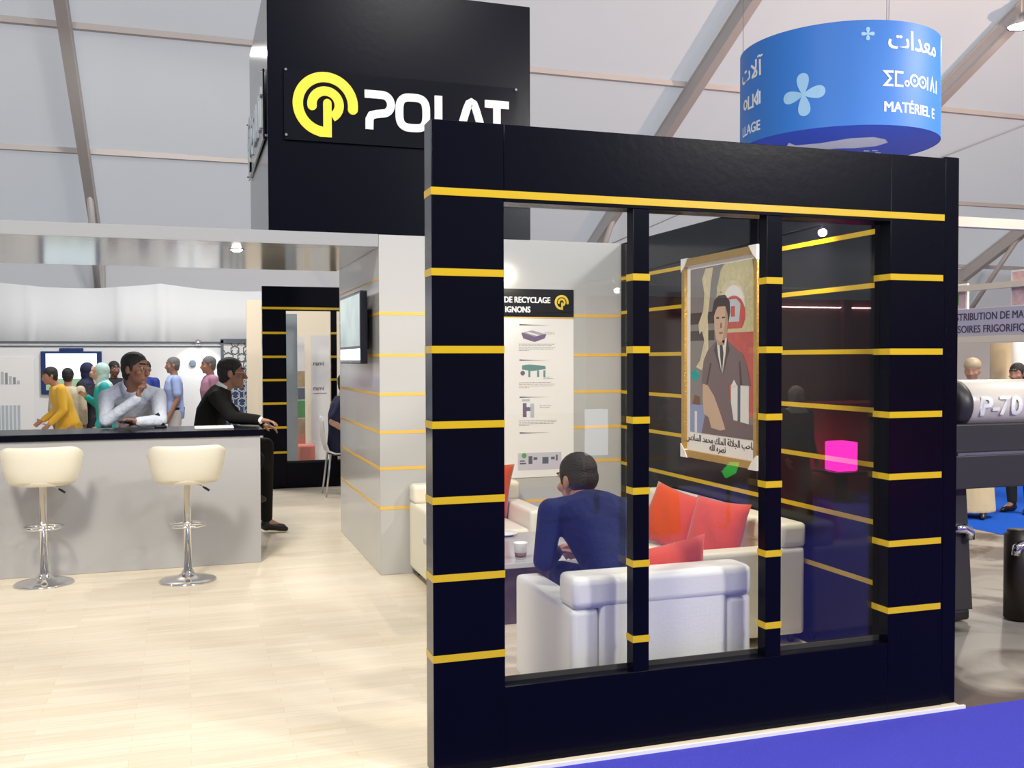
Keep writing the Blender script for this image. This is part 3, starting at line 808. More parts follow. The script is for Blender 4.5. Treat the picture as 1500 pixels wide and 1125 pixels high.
make_armchair((3.183, 5.315, 0), PI/2, 1.63, .72, 'cream two seat sofa along the black side wall', 'cream lounge seats')
make_armchair((1.908, 6.905, 0), PI, .80, .73, 'cream armchair against the grey wall below the poster', 'cream lounge seats')

def pillow(loc, rot, size, label, puff=.075):
    m = MB('red'); N = 14; S = size/2
    g = {}
    for side in (1, -1):
        for i in range(N+1):
            for j in range(N+1):
                a, b = -1+2*i/N, -1+2*j/N
                edge = max(abs(a), abs(b)) > .999
                if edge and side < 0: g[(side, i, j)] = g[(1, i, j)]; continue
                k = 1-.075*(math.cos(a*PI/2)*abs(b)**3) ; l = 1-.075*(math.cos(b*PI/2)*abs(a)**3)
                hgt = puff*((1-a*a)*(1-b*b))**.42
                wr = .010*math.sin(9*a+5*b)*(1-abs(a))*(1-abs(b))
                g[(side, i, j)] = m.bm.verts.new((S*a*l, side*(hgt+wr), S*b*k))
        for i in range(N):
            for j in range(N):
                q = [g[(side, i, j)], g[(side, i+1, j)], g[(side, i+1, j+1)], g[(side, i, j+1)]]
                m.face(q if side < 0 else q[::-1], True)
    o = m.build('cushion', loc=loc); o.rotation_euler = rot
    return tag(o, label, 'cushion', 'red scatter cushions')
pillow((2.80, 5.34, .575), Euler((math.radians(-20), math.radians(13), math.radians(-62))), .37, 'red cushion tilted on the sofa, left of its pair')
pillow((2.83, 4.86, .575), Euler((math.radians(-20), math.radians(3), math.radians(-66))), .37, 'red cushion upright on the sofa, right of its pair')
pillow((2.03, 3.90, .560), Euler((math.radians(14), math.radians(-8), math.radians(4))), .38, 'red cushion in the nearest armchair behind the man in blue suit')
pillow((1.985, 6.62, .61), Euler((math.radians(10), math.radians(4), math.radians(2))), .42, 'red cushion on the armchair by the grey wall under the poster')
m = MB('paper'); 
m.rings([[V((a*(1-.2*i), b*(1-.3*i), z+.012*math.sin(3*a*40+i))) for a, b in ((-.07, -.05), (.0, -.065), (.075, -.04), (.06, .05), (-.01, .06), (-.075, .04))] for i, z in enumerate((0, .03, .055, .07))], smooth=True)
tag(m.build('napkin', loc=(2.66, 5.02, .412)), 'crumpled white napkin on the sofa seat before the red cushions', 'napkin')

t = thing('coffee_table', 'low coffee table with grey top and dark brown base', 'coffee table', (1.85, 5.66, 0))
m = MB('glassgrey'); m.box(-.42, .40, -.46, .46, .368, .40, .005, 2); m.build('table_top', t, 'grey glossy top')
m = MB('bark'); m.box(-.30, .27, -.27, .30, .0, .368, .004, 1); m.build('base', t, 'dark brown mottled base')
t = thing('paper_cup', 'white paper cup on the coffee table before the man in blue', 'cup', (1.815, 5.31, .401))
m = MB('paper'); m.lathe([(.001, .0), (.030, 0), (.040, .088), (.042, .092), (.039, .092), (.036, .085), (.001, .080)], seg=20); m.build('cup_body', t)
m = MB('brown'); m.lathe([(.0312, .012), (.0345, .032), (.0352, .034), (.0322, .010)], seg=20); m.build('band', t, 'brown printed band')
t = thing('saucer', 'small white saucer at the far edge of the coffee table', 'saucer', (1.955, 6.04, .401))
m = MB('white'); m.lathe([(.001, 0), (.045, 0), (.085, .016), (.083, .019), (.045, .006), (.001, .006)], seg=24); m.build('dish', t)

# ---- poster on the grey wall
PX, PY, PZ = 1.86, 6.9215, .660
t = thing('poster', 'tall white poster with black heading band on the grey wall', 'poster', (PX, PY, PZ))
p0 = V((PX, PY, PZ)); g = lambda u, v, w: front(PX, PY, PZ)(u, v, w)-p0
m = MB('paper'); m.rect(0, .936, 0, 1.415, g, 0, .004); m.build('sheet', t)
hd = MB('gloss_black', 'ltyellow'); hd.rect(0, .936, 1.205, 1.415, g, .004, .006); hd.mi('ltyellow'); hd.rect(0, .936, 1.196, 1.206, g, .004, .0065)
h = hd.build('heading_band', t, 'black heading band')
m = MB('white'); m.text('DE RECYCLAGE', .062, g, .746, 1.312, .0022, 'RIGHT', w0=.0062, sx=.84); m.build('heading', h, 'white heading letters')
m = MB('white'); m.text('IGNONS', .062, g, .586, 1.240, .0022, 'RIGHT', w0=.0062, sx=.84); m.build('heading', h, 'white heading letters')
m = MB('logo_yellow'); cx, cy = .838, 1.318
m.ribbon(arc(cx, cy, .048, -6, 262, 30), .017, g, .006, .0075, True); m.ribbon(arc(cx, cy, .024, 188, -62, 20), .015, g, .006, .0075, True); m.rect(cx-.004, cx+.010, cy-.056, cy, g, .006, .0076)
m.build('emblem', h, 'small yellow emblem')
for v in (1.152, .888, .610, .342):
    m = MB('ink'); m.prism([(.50, v), (.60, v-.005), (.74, v-.007), (.60, v-.009), (.50, v-.010)], g, .004, .0048); m.build('rule', t)
def lines(v, n, u0=.495, u1=.80, dv=.012, mk='ink_grey'):
    m = MB(mk)
    for i in range(n):
        e = u1-random.random()*.05 if i < n-1 else u0+.08
        q = u0
        while q < e:
            wd = .012+random.random()*.022; m.rect(q, min(e, q+wd), v-i*dv, v-i*dv+.0042, g, .004, .0045); q += wd+.006
    m.build('caption', t)
lines(1.000, 5); lines(.710, 4); lines(.425, 4); lines(1.09, 2, .70, .79); lines(.752, 2, .69, .79); lines(.535, 2, .66, .80)
# pictures of machines, drawn as printed shapes
M['pr_purple'] = mat('print_purple', (.17, .12, .22), .6); M['pr_lilac'] = mat('print_lilac', (.42, .38, .46), .6)
M['pr_teal'] = mat('print_teal', (.12, .28, .27), .6); M['pr_pale'] = mat('print_pale_lilac', (.60, .57, .66), .6)
m = MB('pr_purple'); m.prism([(.515, 1.085), (.60, 1.105), (.715, 1.075), (.70, 1.045), (.62, 1.018), (.53, 1.045)], g, .004, .0048)
m.mi('pr_lilac'); m.prism([(.525, 1.088), (.60, 1.106), (.705, 1.078), (.62, 1.058)], g, .0048, .0052); m.mi('paper'); m.prism([(.55, 1.088), (.57, 1.093), (.66, 1.070), (.64, 1.064)], g, .0052, .0054); m.build('picture', t, 'picture of a purple machine')
m = MB('pr_teal'); m.prism([(.52, .842), (.575, .850), (.705, .838), (.710, .815), (.60, .800), (.52, .812)], g, .004, .0048)
for u in (.57, .64, .69): m.rect(u, u+.016, .755, .805, g, .004, .0047)
m.mi('pr_purple'); m.disc(.525, .785, .018, g, .004, .0049); m.build('picture', t, 'picture of a green machine')
m = MB('pr_purple'); m.rect(.525, .555, .455, .56, g, .004, .0048); m.rect(.555, .60, .50, .53, g, .004, .0048); m.mi('bluegrey'); m.rect(.585, .615, .45, .555, g, .004, .0049); m.rect(.52, .58, .572, .590, g, .004, .0048); m.build('picture', t, 'picture of a violet press')
m = MB('pr_pale'); m.rect(.485, .835, .055, .185, g, .004, .0046); m.rect(.65, .653, .065, .19, g, .0046, .005); m.mi('slate')
for u, v, a, b in ((.50, .10, .05, .012), (.50, .12, .04, .01), (.57, .10, .03, .06), (.61, .13, .03, .02), (.68, .10, .05, .05), (.75, .13, .03, .02), (.79, .12, .014, .045)): m.rect(u, u+a, v, v+b, g, .0046, .0050)
m.mi('green'); m.disc(.535, .165, .020, g, .0046, .0052, seg=9); m.build('picture', t, 'layout diagram')

# ---- framed portrait on the black side wall
t = thing('framed_portrait', 'gold framed portrait of a suited man on the black side wall', 'portrait', (3.192, 5.885, .895))
p1 = V((3.192, 5.885, .895)); g = lambda u, v, w: facing_left(3.192, 5.885, .895)(u, v, w)-p1
PW, PH = .915, 1.318
m = MB('gold')
for a in ((0, .04, 0, PH), (PW-.035, PW, 0, PH), (0, PW, 0, .045), (0, PW, PH-.045, PH)): m.rect(*a, g, 0, .032)
m.build('frame', t, 'ridged gold frame')
m = MB('paper'); m.rect(.038, PW-.033, .043, PH-.043, g, .004, .010); m.build('mount', t, 'white mount')
for cu, cv, sx, sy in ((0, 0, 1, 1), (PW, 0, -1, 1), (0, PH, 1, -1), (PW, PH, -1, -1)):
    m = MB('white'); m.prism([(cu-.004*sx, cv-.004*sy), (cu+.085*sx, cv-.004*sy), (cu+.050*sx, cv+.04*sy), (cu+.035*sx, cv+.055*sy), (cu-.004*sx, cv+.085*sy)], g, -.0, .037); m.build('corner_guard', t, 'white corner protector')
M['pp_bg'] = mat('print_grey_room', (.21, .20, .20), .35); M['pp_gold'] = mat('print_gilt', (.55, .50, .28), .35, var=.3, vscale=40)
M['pp_red'] = mat('print_red', (.50, .08, .07), .35, var=.3, vscale=20); M['pp_suit'] = mat('print_taupe_suit', (.145, .105, .115), .35)
M['pp_skin'] = mat('print_face', (.56, .39, .28), .35); M['pp_dark'] = mat('print_dark', (.035, .032, .035), .35); M['pp_blue'] = mat('print_blue', (.24, .30, .52), .35)
M['pp_white'] = mat('print_white', (.72, .72, .70), .35); M['pp_cream'] = mat('print_cream', (.62, .55, .36), .35, var=.25, vscale=30)
u0, u1, v0, v1 = .085, .862, .170, 1.245
m = MB('pp_bg'); m.rect(u0, u1, v0, v1, g, .010, .0112)
def q(u, v): return (u0+u*(u1-u0), v0+v*(v1-v0))
def shp(mk, pts, w): m.mi(mk); m.prism([q(a, b) for a, b in pts], g, .0112, .0112+w*.0003)
shp('pp_dark', [(0, .66), (.55, .66), (.55, .73), (0, .73)], 1); shp('pp_dark', [(0, .56), (.4, .56), (.4, .62), (0, .62)], 1)
shp('pp_red', [(.60, .12), (1, .12), (1, .64), (.60, .64)], 1)
shp('pp_gold', [(.45, .62), (.42, .72), (.44, .86), (.50, .97), (.56, 1), (.96, 1), (.99, .9), (.99, .62), (1, .60), (.6, .60)], 2)
shp('pp_cream', [(.66+.21*math.cos(a*PI/12), .74+.16*math.sin(a*PI/12)) for a in range(0, 13)], 3)
shp('pp_white', [(.69+.17*math.cos(a*PI/12), .745+.125*math.sin(a*PI/12)) for a in range(0, 13)], 4)
shp('pp_red', [(.69+.18*math.cos(a*PI/12), .70+.11*math.sin(a*PI/12)) for a in range(-3, 16)], 5)
shp('bluegrey', [(.60, .66), (.78, .66), (.80, .76), (.74, .79), (.64, .79), (.58, .76)], 6); shp('pp_red', [(.66, .69), (.72, .69), (.72, .75), (.66, .75)], 7)
shp('pp_cream', [(.10, .40), (.17, .44), (.24, .56), (.20, .62), (.16, .60), (.14, .66), (.22, .74), (.24, .84), (.20, .93), (.26, .99), (.38, .99), (.34, .90), (.32, .80), (.29, .70), (.30, .62), (.30, .50), (.20, .38)], 5)
shp('teal', [(.0, .36), (.08, .39), (.16, .35), (.10, .31), (.02, .33)], 3); shp('brown', [(.02, .14), (.08, .23), (.16, .22), (.17, .14), (.1, .10)], 3)
shp('pp_blue', [(0, 0), (.22, 0), (.30, .10), (.22, .17), (0, .17)], 4); shp('pp_white', [(.08, 0), (.12, 0), (.12, .13), (.08, .13)], 5)
shp('pp_white', [(.66, .05), (.92, .05), (.92, .34), (.66, .34)], 2); shp('slate', [(.76, .05), (.80, .05), (.80, .34), (.76, .34)], 3)
# the sitter: legs, jacket, shirt, tie, head, hand
shp('pp_suit', [(.20, 0), (1, 0), (1, .08), (.70, .10), (.62, .30), (.95, .30), (.90, .40), (.84, .47), (.70, .52), (.60, .56), (.42, .55), (.30, .50), (.23, .44), (.20, .30), (.26, .12)], 8)
shp('pp_white', [(.44, .56), (.60, .57), (.58, .48), (.53, .36), (.47, .46)], 9); shp('pp_dark', [(.49, .53), (.535, .53), (.55, .48), (.53, .36), (.50, .46)], 10)
shp('pp_dark', [(.44, .555), (.40, .50), (.455, .44), (.535, .335), (.47, .45)], 9); shp('pp_dark', [(.60, .57), (.645, .50), (.60, .45), (.54, .335), (.585, .47)], 9)
shp('pp_dark', [(.27, .29), (.30, .30), (.36, .42), (.34, .43)], 9); shp('pp_dark', [(.80, .30), (.83, .30), (.80, .44), (.78, .43)], 9)
shp('pp_white', [(.66, .29), (.75, .30), (.71, .33)], 10)
shp('pp_skin', [(.46, .53), (.56, .53), (.60, .60), (.62, .67), (.60, .74), (.53, .77), (.45, .76), (.40, .70), (.41, .62), (.44, .56)], 11)
shp('pp_dark', [(.385, .66), (.37, .73), (.40, .79), (.47, .82), (.57, .82), (.64, .78), (.65, .72), (.625, .66), (.61, .71), (.58, .755), (.46, .755), (.41, .72)], 12)
M['pp_shade'] = mat('print_face_brown', (.42, .27, .185), .35)
shp('pp_shade', [(.56, .535), (.60, .60), (.62, .67), (.60, .74), (.575, .75), (.575, .66), (.555, .60), (.53, .55)], 12)
shp('pp_shade', [(.46, .53), (.56, .53), (.57, .56), (.50, .548), (.445, .565)], 12)
for a in (-60, -40, -20, 0, 20, 40, 60, 80, 100, 120):
    ca, sa = math.cos(math.radians(a+30)), math.sin(math.radians(a+30))
    shp('pp_cream', [(.69+.21*ca-.008*sa, .76+.15*sa+.006*ca), (.69+.30*ca, .76+.225*sa), (.69+.21*ca+.008*sa, .76+.15*sa-.006*ca)], 3)
for a in (.46, .55): shp('pp_dark', [(a-.022, .685), (a+.022, .685), (a+.022, .694), (a-.022, .694)], 13); 
shp('lip', [(.475, .605), (.545, .605), (.53, .595), (.49, .595)], 13); shp('brown', [(.505, .66), (.52, .66), (.525, .63), (.50, .63)], 12)
shp('pp_skin', [(.22, .30), (.30, .29), (.40, .23), (.50, .13), (.58, .04), (.50, .03), (.36, .04), (.32, .10), (.24, .12), (.22, .20)], 12)
m.build('picture', t, 'printed portrait of a seated man in suit')
# caption in Arabic, drawn with presentation forms in visual order
m = MB('pp_dark')
def arab(s): return s[::-1]
cap1 = '\uFEBB\uFE8E\uFEA3\uFE90 \uFE8D\uFEDF\uFEA0\uFEFC\uFEDF\uFE94 \uFE8D\uFEDF\uFEE4\uFEE0\uFEDA \uFEE3\uFEA4\uFEE4\uFEAA \uFE8D\uFEDF\uFEB4\uFE8E\uFEA9\uFEB1'
cap2 = '\uFEE7\uFEBC\uFEAE\uFEE9 \uFE8D\uFEDF\uFEE0\uFEEA'
m.text(arab(cap1), .060, g, PW/2+.005, .113, .0012, 'CENTER', w0=.0102); m.text(arab(cap2), .056, g, PW/2-.02, .066, .0012, 'CENTER', w0=.0102)
m.build('caption', t, 'black Arabic caption')
# ================================================================== people of the stand
M['skin_md'] = mat('skin_warm_brown', (.30, .14, .09), .5, var=.08, vscale=20)
# seated man in blue suit, leaning forward, back to the window
J = dict(pelvis=(1.88, 4.03, .52), chest=(1.845, 4.24, .74), neck=(1.835, 4.40, .865), head=(1.835, 4.50, .945),
         shL=(1.635, 4.335, .825), shR=(2.04, 4.335, .81), elL=(1.585, 4.30, .60), elR=(2.10, 4.50, .57), wrL=(1.74, 4.56, .58), wrR=(1.90, 4.68, .58),
         hipL=(1.79, 4.08, .50), hipR=(1.97, 4.08, .50), knL=(1.76, 4.52, .48), knR=(2.00, 4.53, .48), anL=(1.755, 4.54, .09), anR=(2.01, 4.55, .09),
         toL=(1.74, 4.70, .035), toR=(2.02, 4.71, .035))
F = Fig('person', 'seated man in blue suit leaning forward, seen from behind through the glass', J, (-.32, .93, -.18), (1.88, 4.1, 0), .93, .0075, hs=1.16)
F.body('skin', {'L': ((.85, .5, -.1), (.3, -.2, -.9), .5), 'R': ((-.75, .6, -.1), (-.3, -.2, -.9), .5)})
F.hair('hair', .5); F.jacket('navy_suit', low=.05); F.trousers('navy_suit'); F.shoes('shoe')
mb = MB('shirt_white'); d = (F.J['elL']-F.J['wrL']).normalized(); capsule(mb, F.J['wrL']+d*.005, F.J['wrL']+d*.05, .036, .038)
for v in mb.bm.verts: v.co -= F.base
mb.build('shirt_cuff', F.root)

# man in pale shirt leaning on the counter, chin on his fist
J = dict(pelvis=(-.40, 8.86, .93), chest=(-.425, 8.56, 1.19), neck=(-.425, 8.40, 1.345), head=(-.385, 8.325, 1.475),
         shL=(-.225, 8.42, 1.265), shR=(-.615, 8.45, 1.255), elR=(-.60, 8.18, 1.075), elL=(-.20, 8.17, 1.075), wrR=(-.365, 8.13, 1.255), wrL=(-.365, 8.04, 1.075),
         hipR=(-.50, 8.88, .90), hipL=(-.30, 8.88, .90), knR=(-.50, 8.84, .48), knL=(-.30, 8.84, .48), anR=(-.50, 8.94, .08), anL=(-.30, 8.94, .08),
         toR=(-.52, 8.78, .035), toL=(-.28, 8.78, .035))
F = Fig('person', 'man in pale shirt leaning on the counter with his fist at his chin', J, (.80, -.58, -.02), (-.40, 8.86, 0), .98, .008, hs=1.12)
F.body('skin_md', {'R': ((.12, -.05, .98), (.75, -.1, -.1), 1.35), 'L': ((-.92, -.2, .12), (.0, -.55, -.8), .75)})
F.eyes(); F.hair('hair', .9); F.jacket('shirt_pale', 'shirt', low=.02, e=.012); F.trousers('trouser_dark'); F.shoes('shoe'); F.collar('shirt_pale', sc=1.2, opening=(.25, -.95, 0))
t = thing('mobile_phone', 'dark phone held over the counter by the man in pale shirt', 'phone', (-.445, 8.0, 1.085))
m = MB('plastic_black'); m.box(-.055, .045, -.035, .03, -.008, .008, .005); m.build('case', t)

# man in black suit at the end of the counter, facing right
J = dict(pelvis=(.14, 8.74, .82), chest=(.20, 8.70, 1.10), neck=(.29, 8.69, 1.315), head=(.365, 8.685, 1.432),
         shL=(.25, 8.90, 1.235), shR=(.235, 8.49, 1.235), elL=(.42, 8.93, 1.04), elR=(.345, 8.22, 1.085), wrL=(.62, 8.80, .98), wrR=(.545, 8.06, 1.068),
         hipL=(.20, 8.83, .80), hipR=(.20, 8.65, .80), knL=(.66, 8.93, .79), knR=(.56, 8.66, .70), anL=(.665, 9.01, .10), anR=(.45, 8.62, .38),
         toL=(.80, 8.98, .04), toR=(.58, 8.60, .36))
F = Fig('person', 'man in black suit behind the counter end, facing right, hand on the top', J, (.985, -.06, -.02), (.16, 8.74, 0), .98, .008, hs=1.12)
F.body('skin', {'R': ((.93, -.18, -.10), (.05, -.1, -1), .45), 'L': ((.9, -.3, -.2), (0, 0, -1), .5)})
F.eyes(); F.hair('hair', 1.0); F.jacket('black_suit', low=.06); F.trousers('black_suit'); F.shoes('shoe'); F.collar('shirt_white')
mb = MB('shirt_white'); d = (F.J['elR']-F.J['wrR']).normalized(); capsule(mb, F.J['wrR']+d*.0, F.J['wrR']+d*.04, .035, .037)
for v in mb.bm.verts: v.co -= F.base
mb.build('shirt_cuff', F.root)
t = thing('spectacles', 'thin rimmed glasses worn by the man in black suit', 'glasses', F.J['head'])
H = V((0, 0, 0))
for s in (-1, 1):
    m = MB('steel'); c = F.f*.106+F.u*.010+F.r*s*.034
    m.tube([c+F.r*.024*math.cos(a)+F.u*.016*math.sin(a) for a in [2*PI*j/16 for j in range(16)]], .0018, 6, closed=True)
    m.tube([c+F.r*s*.024, F.f*.06+F.u*.014+F.r*s*.078, F.f*-.02+F.u*.014+F.r*s*.082], .0018, 6); m.build('rim', t)
m = MB('steel'); m.tube([F.f*.106+F.u*.012-F.r*.010, F.f*.112+F.u*.014, F.f*.106+F.u*.012+F.r*.010], .0018, 6); m.build('bridge', t)

# ------------------------------------------------------------------ crowd behind the counter
def crowd(label, x, y, headz, yaw, lean, skin, cloth, low, hairm=None, scarf=None, pants='trouser_dark', short=False, dress=False, over=None, z=-.03, belt=False, build=1.0, face=False):
    h = (headz-z)/1.625*1.74 if lean < .15 else (headz-z)/(1.625-lean*.15)*1.74
    J, k = stand(x, y, z, h, yaw, lean, over)
    F = Fig('person', label, J, ydir(yaw, -.05-lean*.8), (x, y, z), k, .013, build=build)
    F.body(skin)
    if face: F.eyes()
    if scarf: F.scarf(scarf)
    elif hairm: F.hair(hairm, 1.0)
    if dress: F.skirt(cloth, 'long_dress')
    elif short: F.short_shirt(cloth, 'shirt', .03); F.trousers(pants)
    else: F.jacket(cloth, 'jacket', low); F.trousers(pants)
    F.shoes('shoe')
    if belt:
        mb = MB('dark_cloth'); P = F.J['pelvis']+V((0, 0, .02)); c, s = math.cos(yaw), math.sin(yaw)
        rs = [[P+V((0, 0, dz))+V((rx*k*math.cos(a)*c+ry*k*math.sin(a)*s, -rx*k*math.cos(a)*s+ry*k*math.sin(a)*c, 0)) for a in [2*PI*j/24 for j in range(24)]] for rx, ry, dz in ((.182, .137, -.025), (.188, .143, -.02), (.188, .143, .02), (.182, .137, .025))]
        mb.rings(rs)
        for v in mb.bm.verts: v.co -= F.base
        mb.build('belt', F.root)
    return F
crowd('woman in mustard yellow dress bending to the left before the hall screen', -1.37, 13.0, 1.36, -PI/2-.35, .16, 'skin', 'mustard', .1, 'hair', dress=True, over=dict(wrR=(.2, .30, .98), elR=(.24, .08, 1.12), wrL=(-.2, .30, .95)))
crowd('woman in beige patterned top with dark hair, seen from behind beside the yellow dress', -1.455, 13.7, 1.345, .1, .0, 'skin', 'beige', .12, 'hair', dress=True)
crowd('woman in dark clothes with navy headscarf, hand to her mouth', -1.285, 14.0, 1.405, PI/2+.3, .03, 'skin_lt', 'dark_cloth', .1, scarf='navy_cloth', dress=True, over=dict(elR=(.22, .14, 1.18), wrR=(.08, .2, 1.42)))
M['scarf_mix'] = mat('pale_green_patterned_scarf', (.46, .66, .60), .8, var=.55, vscale=16)
crowd('woman in teal top with pale green patterned headscarf', -.94, 13.0, 1.405, -PI/2-.1, .04, 'skin_lt', 'teal', .1, scarf='scarf_mix', dress=False, pants='dark_cloth', over=dict(elR=(.23, .10, 1.14), wrR=(.15, .26, 1.28)))
crowd('bearded man in dark clothes standing behind the teal woman', -.965, 14.6, 1.425, 2.7, .0, 'skin_dk', 'dark_cloth', .1, 'hair', face=True)
crowd('man in royal blue and black jacket with dark hair behind the leaning man', -.575, 15.0, 1.43, .5, .0, 'skin', 'blue_jacket', .1, 'hair')
crowd('man in light blue short sleeved shirt and pale trousers facing left', -.165, 14.4, 1.475, -PI/2-.1, .0, 'skin', 'shirt_blue', .05, 'hair_grey', short=True, pants='trouser_white', belt=True, build=1.08, face=True)
crowd('grey haired man in mauve shirt behind the man in black suit', .315, 13.4, 1.485, -PI/2-.2, .02, 'skin', 'pinkshirt', .05, 'hair_grey')

# person sitting on the white chair past the grey wall
J = dict(pelvis=(1.70, 11.25, .52), chest=(1.71, 11.25, .84), neck=(1.745, 11.25, 1.06), head=(1.80, 11.25, 1.20),
         shL=(1.725, 11.42, .985), shR=(1.725, 11.08, .985), elL=(1.74, 11.46, .74), elR=(1.60, 11.03, .78), wrL=(1.96, 11.38, .70), wrR=(1.78, 11.06, .66),
         hipL=(1.74, 11.34, .50), hipR=(1.74, 11.16, .50), knL=(2.14, 11.36, .52), knR=(2.12, 11.14, .50), anL=(2.10, 11.36, .10), anR=(2.02, 11.12, .10), toL=(2.25, 11.36, .04), toR=(2.17, 11.1, .04))
J = {a: (b[0]-.06, b[1], b[2]+(.07 if a[:2] not in ('an', 'to') else 0)) for a, b in J.items()}
F = Fig('person', 'person in navy short sleeved shirt sitting on the white chair', J, (1, 0, -.1), (1.70, 11.25, 0), .96, .013)
F.body('skin_lt'); F.hair('hair'); F.short_shirt('navy_cloth'); F.trousers('trouser_dark'); F.shoes('shoe')
t = thing('shell_chair', 'white shell chair on pale metal legs before the far black frame', 'chair', (1.665, 11.25, 0))
m = MB('white'); rs = []
for s, z, y in ((.22, .44, .10), (.23, .425, .0), (.21, .43, -.12), (.19, .47, -.19), (.20, .60, -.225), (.215, .75, -.24), (.19, .86, -.25), (.12, .905, -.255)):
    pass
prof = [(.24, .505, .17), (.10, .485, .21), (-.08, .485, .215), (-.155, .515, .21), (-.185, .61, .20), (-.20, .73, .205), (-.212, .85, .17), (-.215, .905, .10)]
a = [[m.bm.verts.new((x, w*s, z+(.012*abs(s)**2))) for s in (-1, -.7, -.35, 0, .35, .7, 1)] for x, z, w in prof]
b = [[m.bm.verts.new((x-.010, w*s, z-.014+(.012*abs(s)**2))) for s in (-1, -.7, -.35, 0, .35, .7, 1)] for x, z, w in prof]
for g_ in (a, b):
    for i in range(len(g_)-1):
        for j in range(6): m.face([g_[i][j], g_[i][j+1], g_[i+1][j+1], g_[i+1][j]], True)
for i in range(len(a)-1):
    for j in (0, 6): m.face([a[i][j], a[i+1][j], b[i+1][j], b[i][j]])
for i in (0, len(a)-1):
    for j in range(6): m.face([a[i][j], a[i][j+1], b[i][j+1], b[i][j]])
m.build('shell', t)
for sx, sy in ((.2, .17), (.2, -.17), (-.19, .17), (-.19, -.17)):
    m = MB('steel'); m.tube([(sx*.7, sy*.8, .48), (sx, sy, .0)], [.013, .010], 8); m.build('leg', t)

# ================================================================== things behind the counter
m = MB('white_wall'); m.box(-8, .55, 17.0, 17.08, -.03, 1.83); m.box(.55, 1.3, 17.06, 17.1, -.03, 1.86)
struct(m.build('wall_stand'))
m = MB('slate'); m.box(-8, .55, 16.97, 17.09, 1.83, 1.853); m.box(-8, .55, 16.985, 17.0, 1.765, 1.785); struct(m.build('trim_rail'))
# white cloth stretched above the low stand wall
m = MB('cloth'); N = 120
top = []; bot = []
for i in range(N+1):
    x = -8+9.6*i/N; y = 17.6+.03*math.sin(x*3.1)+.02*math.sin(x*7.7)
    for px in (-2.42, -1.05, -.42): y -= .07*math.exp(-((x-px)/.05)**2)
    sc = .10*abs(math.sin((x+.42)*1.15))
    top.append(m.bm.verts.new((x, y, 2.84-sc))); bot.append(m.bm.verts.new((x, y+.01, 1.5)))
for i in range(N): m.face([bot[i], bot[i+1], top[i+1], top[i]], True)
o = m.build('cloth_drape', normals=False); s = o.modifiers.new('s', 'SOLIDIFY'); s.thickness = .01
tag(o, 'white cloth drape hung above the low white stand wall', 'drape')

t = thing('television', 'wide hall television with dark blue surround on the white stand wall', 'television', (-1.74, 16.97, 1.36))
m = MB('tvblue'); m.box(-.445, .445, -.03, .02, -.34, .335, .008); m.build('housing', t)
m = MB('screen_hall', 'screen_green'); m.box(-.372, .372, -.034, -.03, -.10, .300); m.mi('screen_green'); m.box(-.372, .372, -.034, -.03, -.28, -.10); m.build('screen', t, 'bright lit screen')
m = MB('tvblue'); m.box(-.175, .175, -.03, .02, .336, .385, .006); m.build('top_box', t, 'dark blue box on top')
t = thing('lattice_screen', 'white and slate star lattice panel beside the far black partition', 'lattice panel', (.87, 16.95, 0))
g = lambda u, v, w: V((u, -w, v))
m = MB('slate'); 
for a in ((-.335, -.29, -.03, 1.88), (.29, .335, -.03, 1.88), (-.335, .335, 1.83, 1.90)): m.rect(*a, g, 0, .05)
m.build('frame', t, 'slate frame')
m = MB('white_wall'); m.rect(-.29, .29, 1.22, 1.83, g, -.04, .005); m.build('board', t, 'white board')
m = MB('blueprint'); m.rect(-.29, .29, -.03, 1.22, g, -.04, .005); m.build('board', t, 'dark blue lower board')
m = MB('slate'); m2 = MB('bluegrey'); R = .088
for j in range(15):
    for i in range(-3, 4):
        cx = i*.215+(.1075 if j % 2 else 0); cy = .10+j*.124
        if abs(cx) > .28 or cy > 1.80: continue
        rr = R*(1.0 if (i+j) % 2 else .82)
        tgt = m if cy > 1.22 else m2
        pts = [(max(-.29, min(.29, cx+rr*math.cos(PI/6+k_*PI/3))), cy+rr*math.sin(PI/6+k_*PI/3)) for k_ in range(7)]
        tgt.ribbon(pts, .016, g, .005, .014)
        for k_ in (1, 2): 
            a = k_*PI/3
            tgt.ribbon([(cx+rr*math.cos(a), cy+rr*math.sin(a)), (max(-.29, min(.29, cx+.143*math.cos(a))), cy+.143*math.sin(a))], .014, g, .005, .0135)
m.build('lattice', t, 'slate star lattice'); m2.build('lattice', t, 'pale lattice on dark blue')
t = thing('wall_panel', 'grey striped graphic panel on the white stand wall at far left', 'wall graphic', (-2.62, 16.99, 0))
m = MB('white'); m.box(-.32, .34, -.012, 0, .4, 1.60); m.build('board', t)
for i in range(8):
    m = MB('bluegrey' if i % 2 else 'ink_grey'); h = 1.50-.035*i-.02*(i % 2); m.box(-.30+.056*i, -.262+.056*i, -.018, -.012, 1.18, h); m.build('bar', t, 'grey printed bar')
    m = MB('bluegrey'); m.box(-.30+.056*i, -.262+.056*i, -.018, -.012, .45, .85); m.build('bar', t, 'blue grey printed bar')
m = MB('slate'); m.disc(0, 0, .055, lambda u, v, w: V((.09+u, 17.0-w, 1.50+v)), 0, .03); tag(m.build('wall_sensor'), 'small round grey disc on the white stand wall by the bright patch', 'wall fitting')
t = thing('spotlight', 'small spotlight clamped to the rail of the white stand wall', 'spotlight', (.18, 16.85, 1.80))
m = MB('steel'); m.tube([(0, .12, .03), (0, .02, .05), (0, -.02, .02)], .012, 8); m.build('arm', t)
m = MB('steel'); m.tube([(0, -.04, .06), (0, .0, .0)], [.05, .035], 12); m.build('head', t)

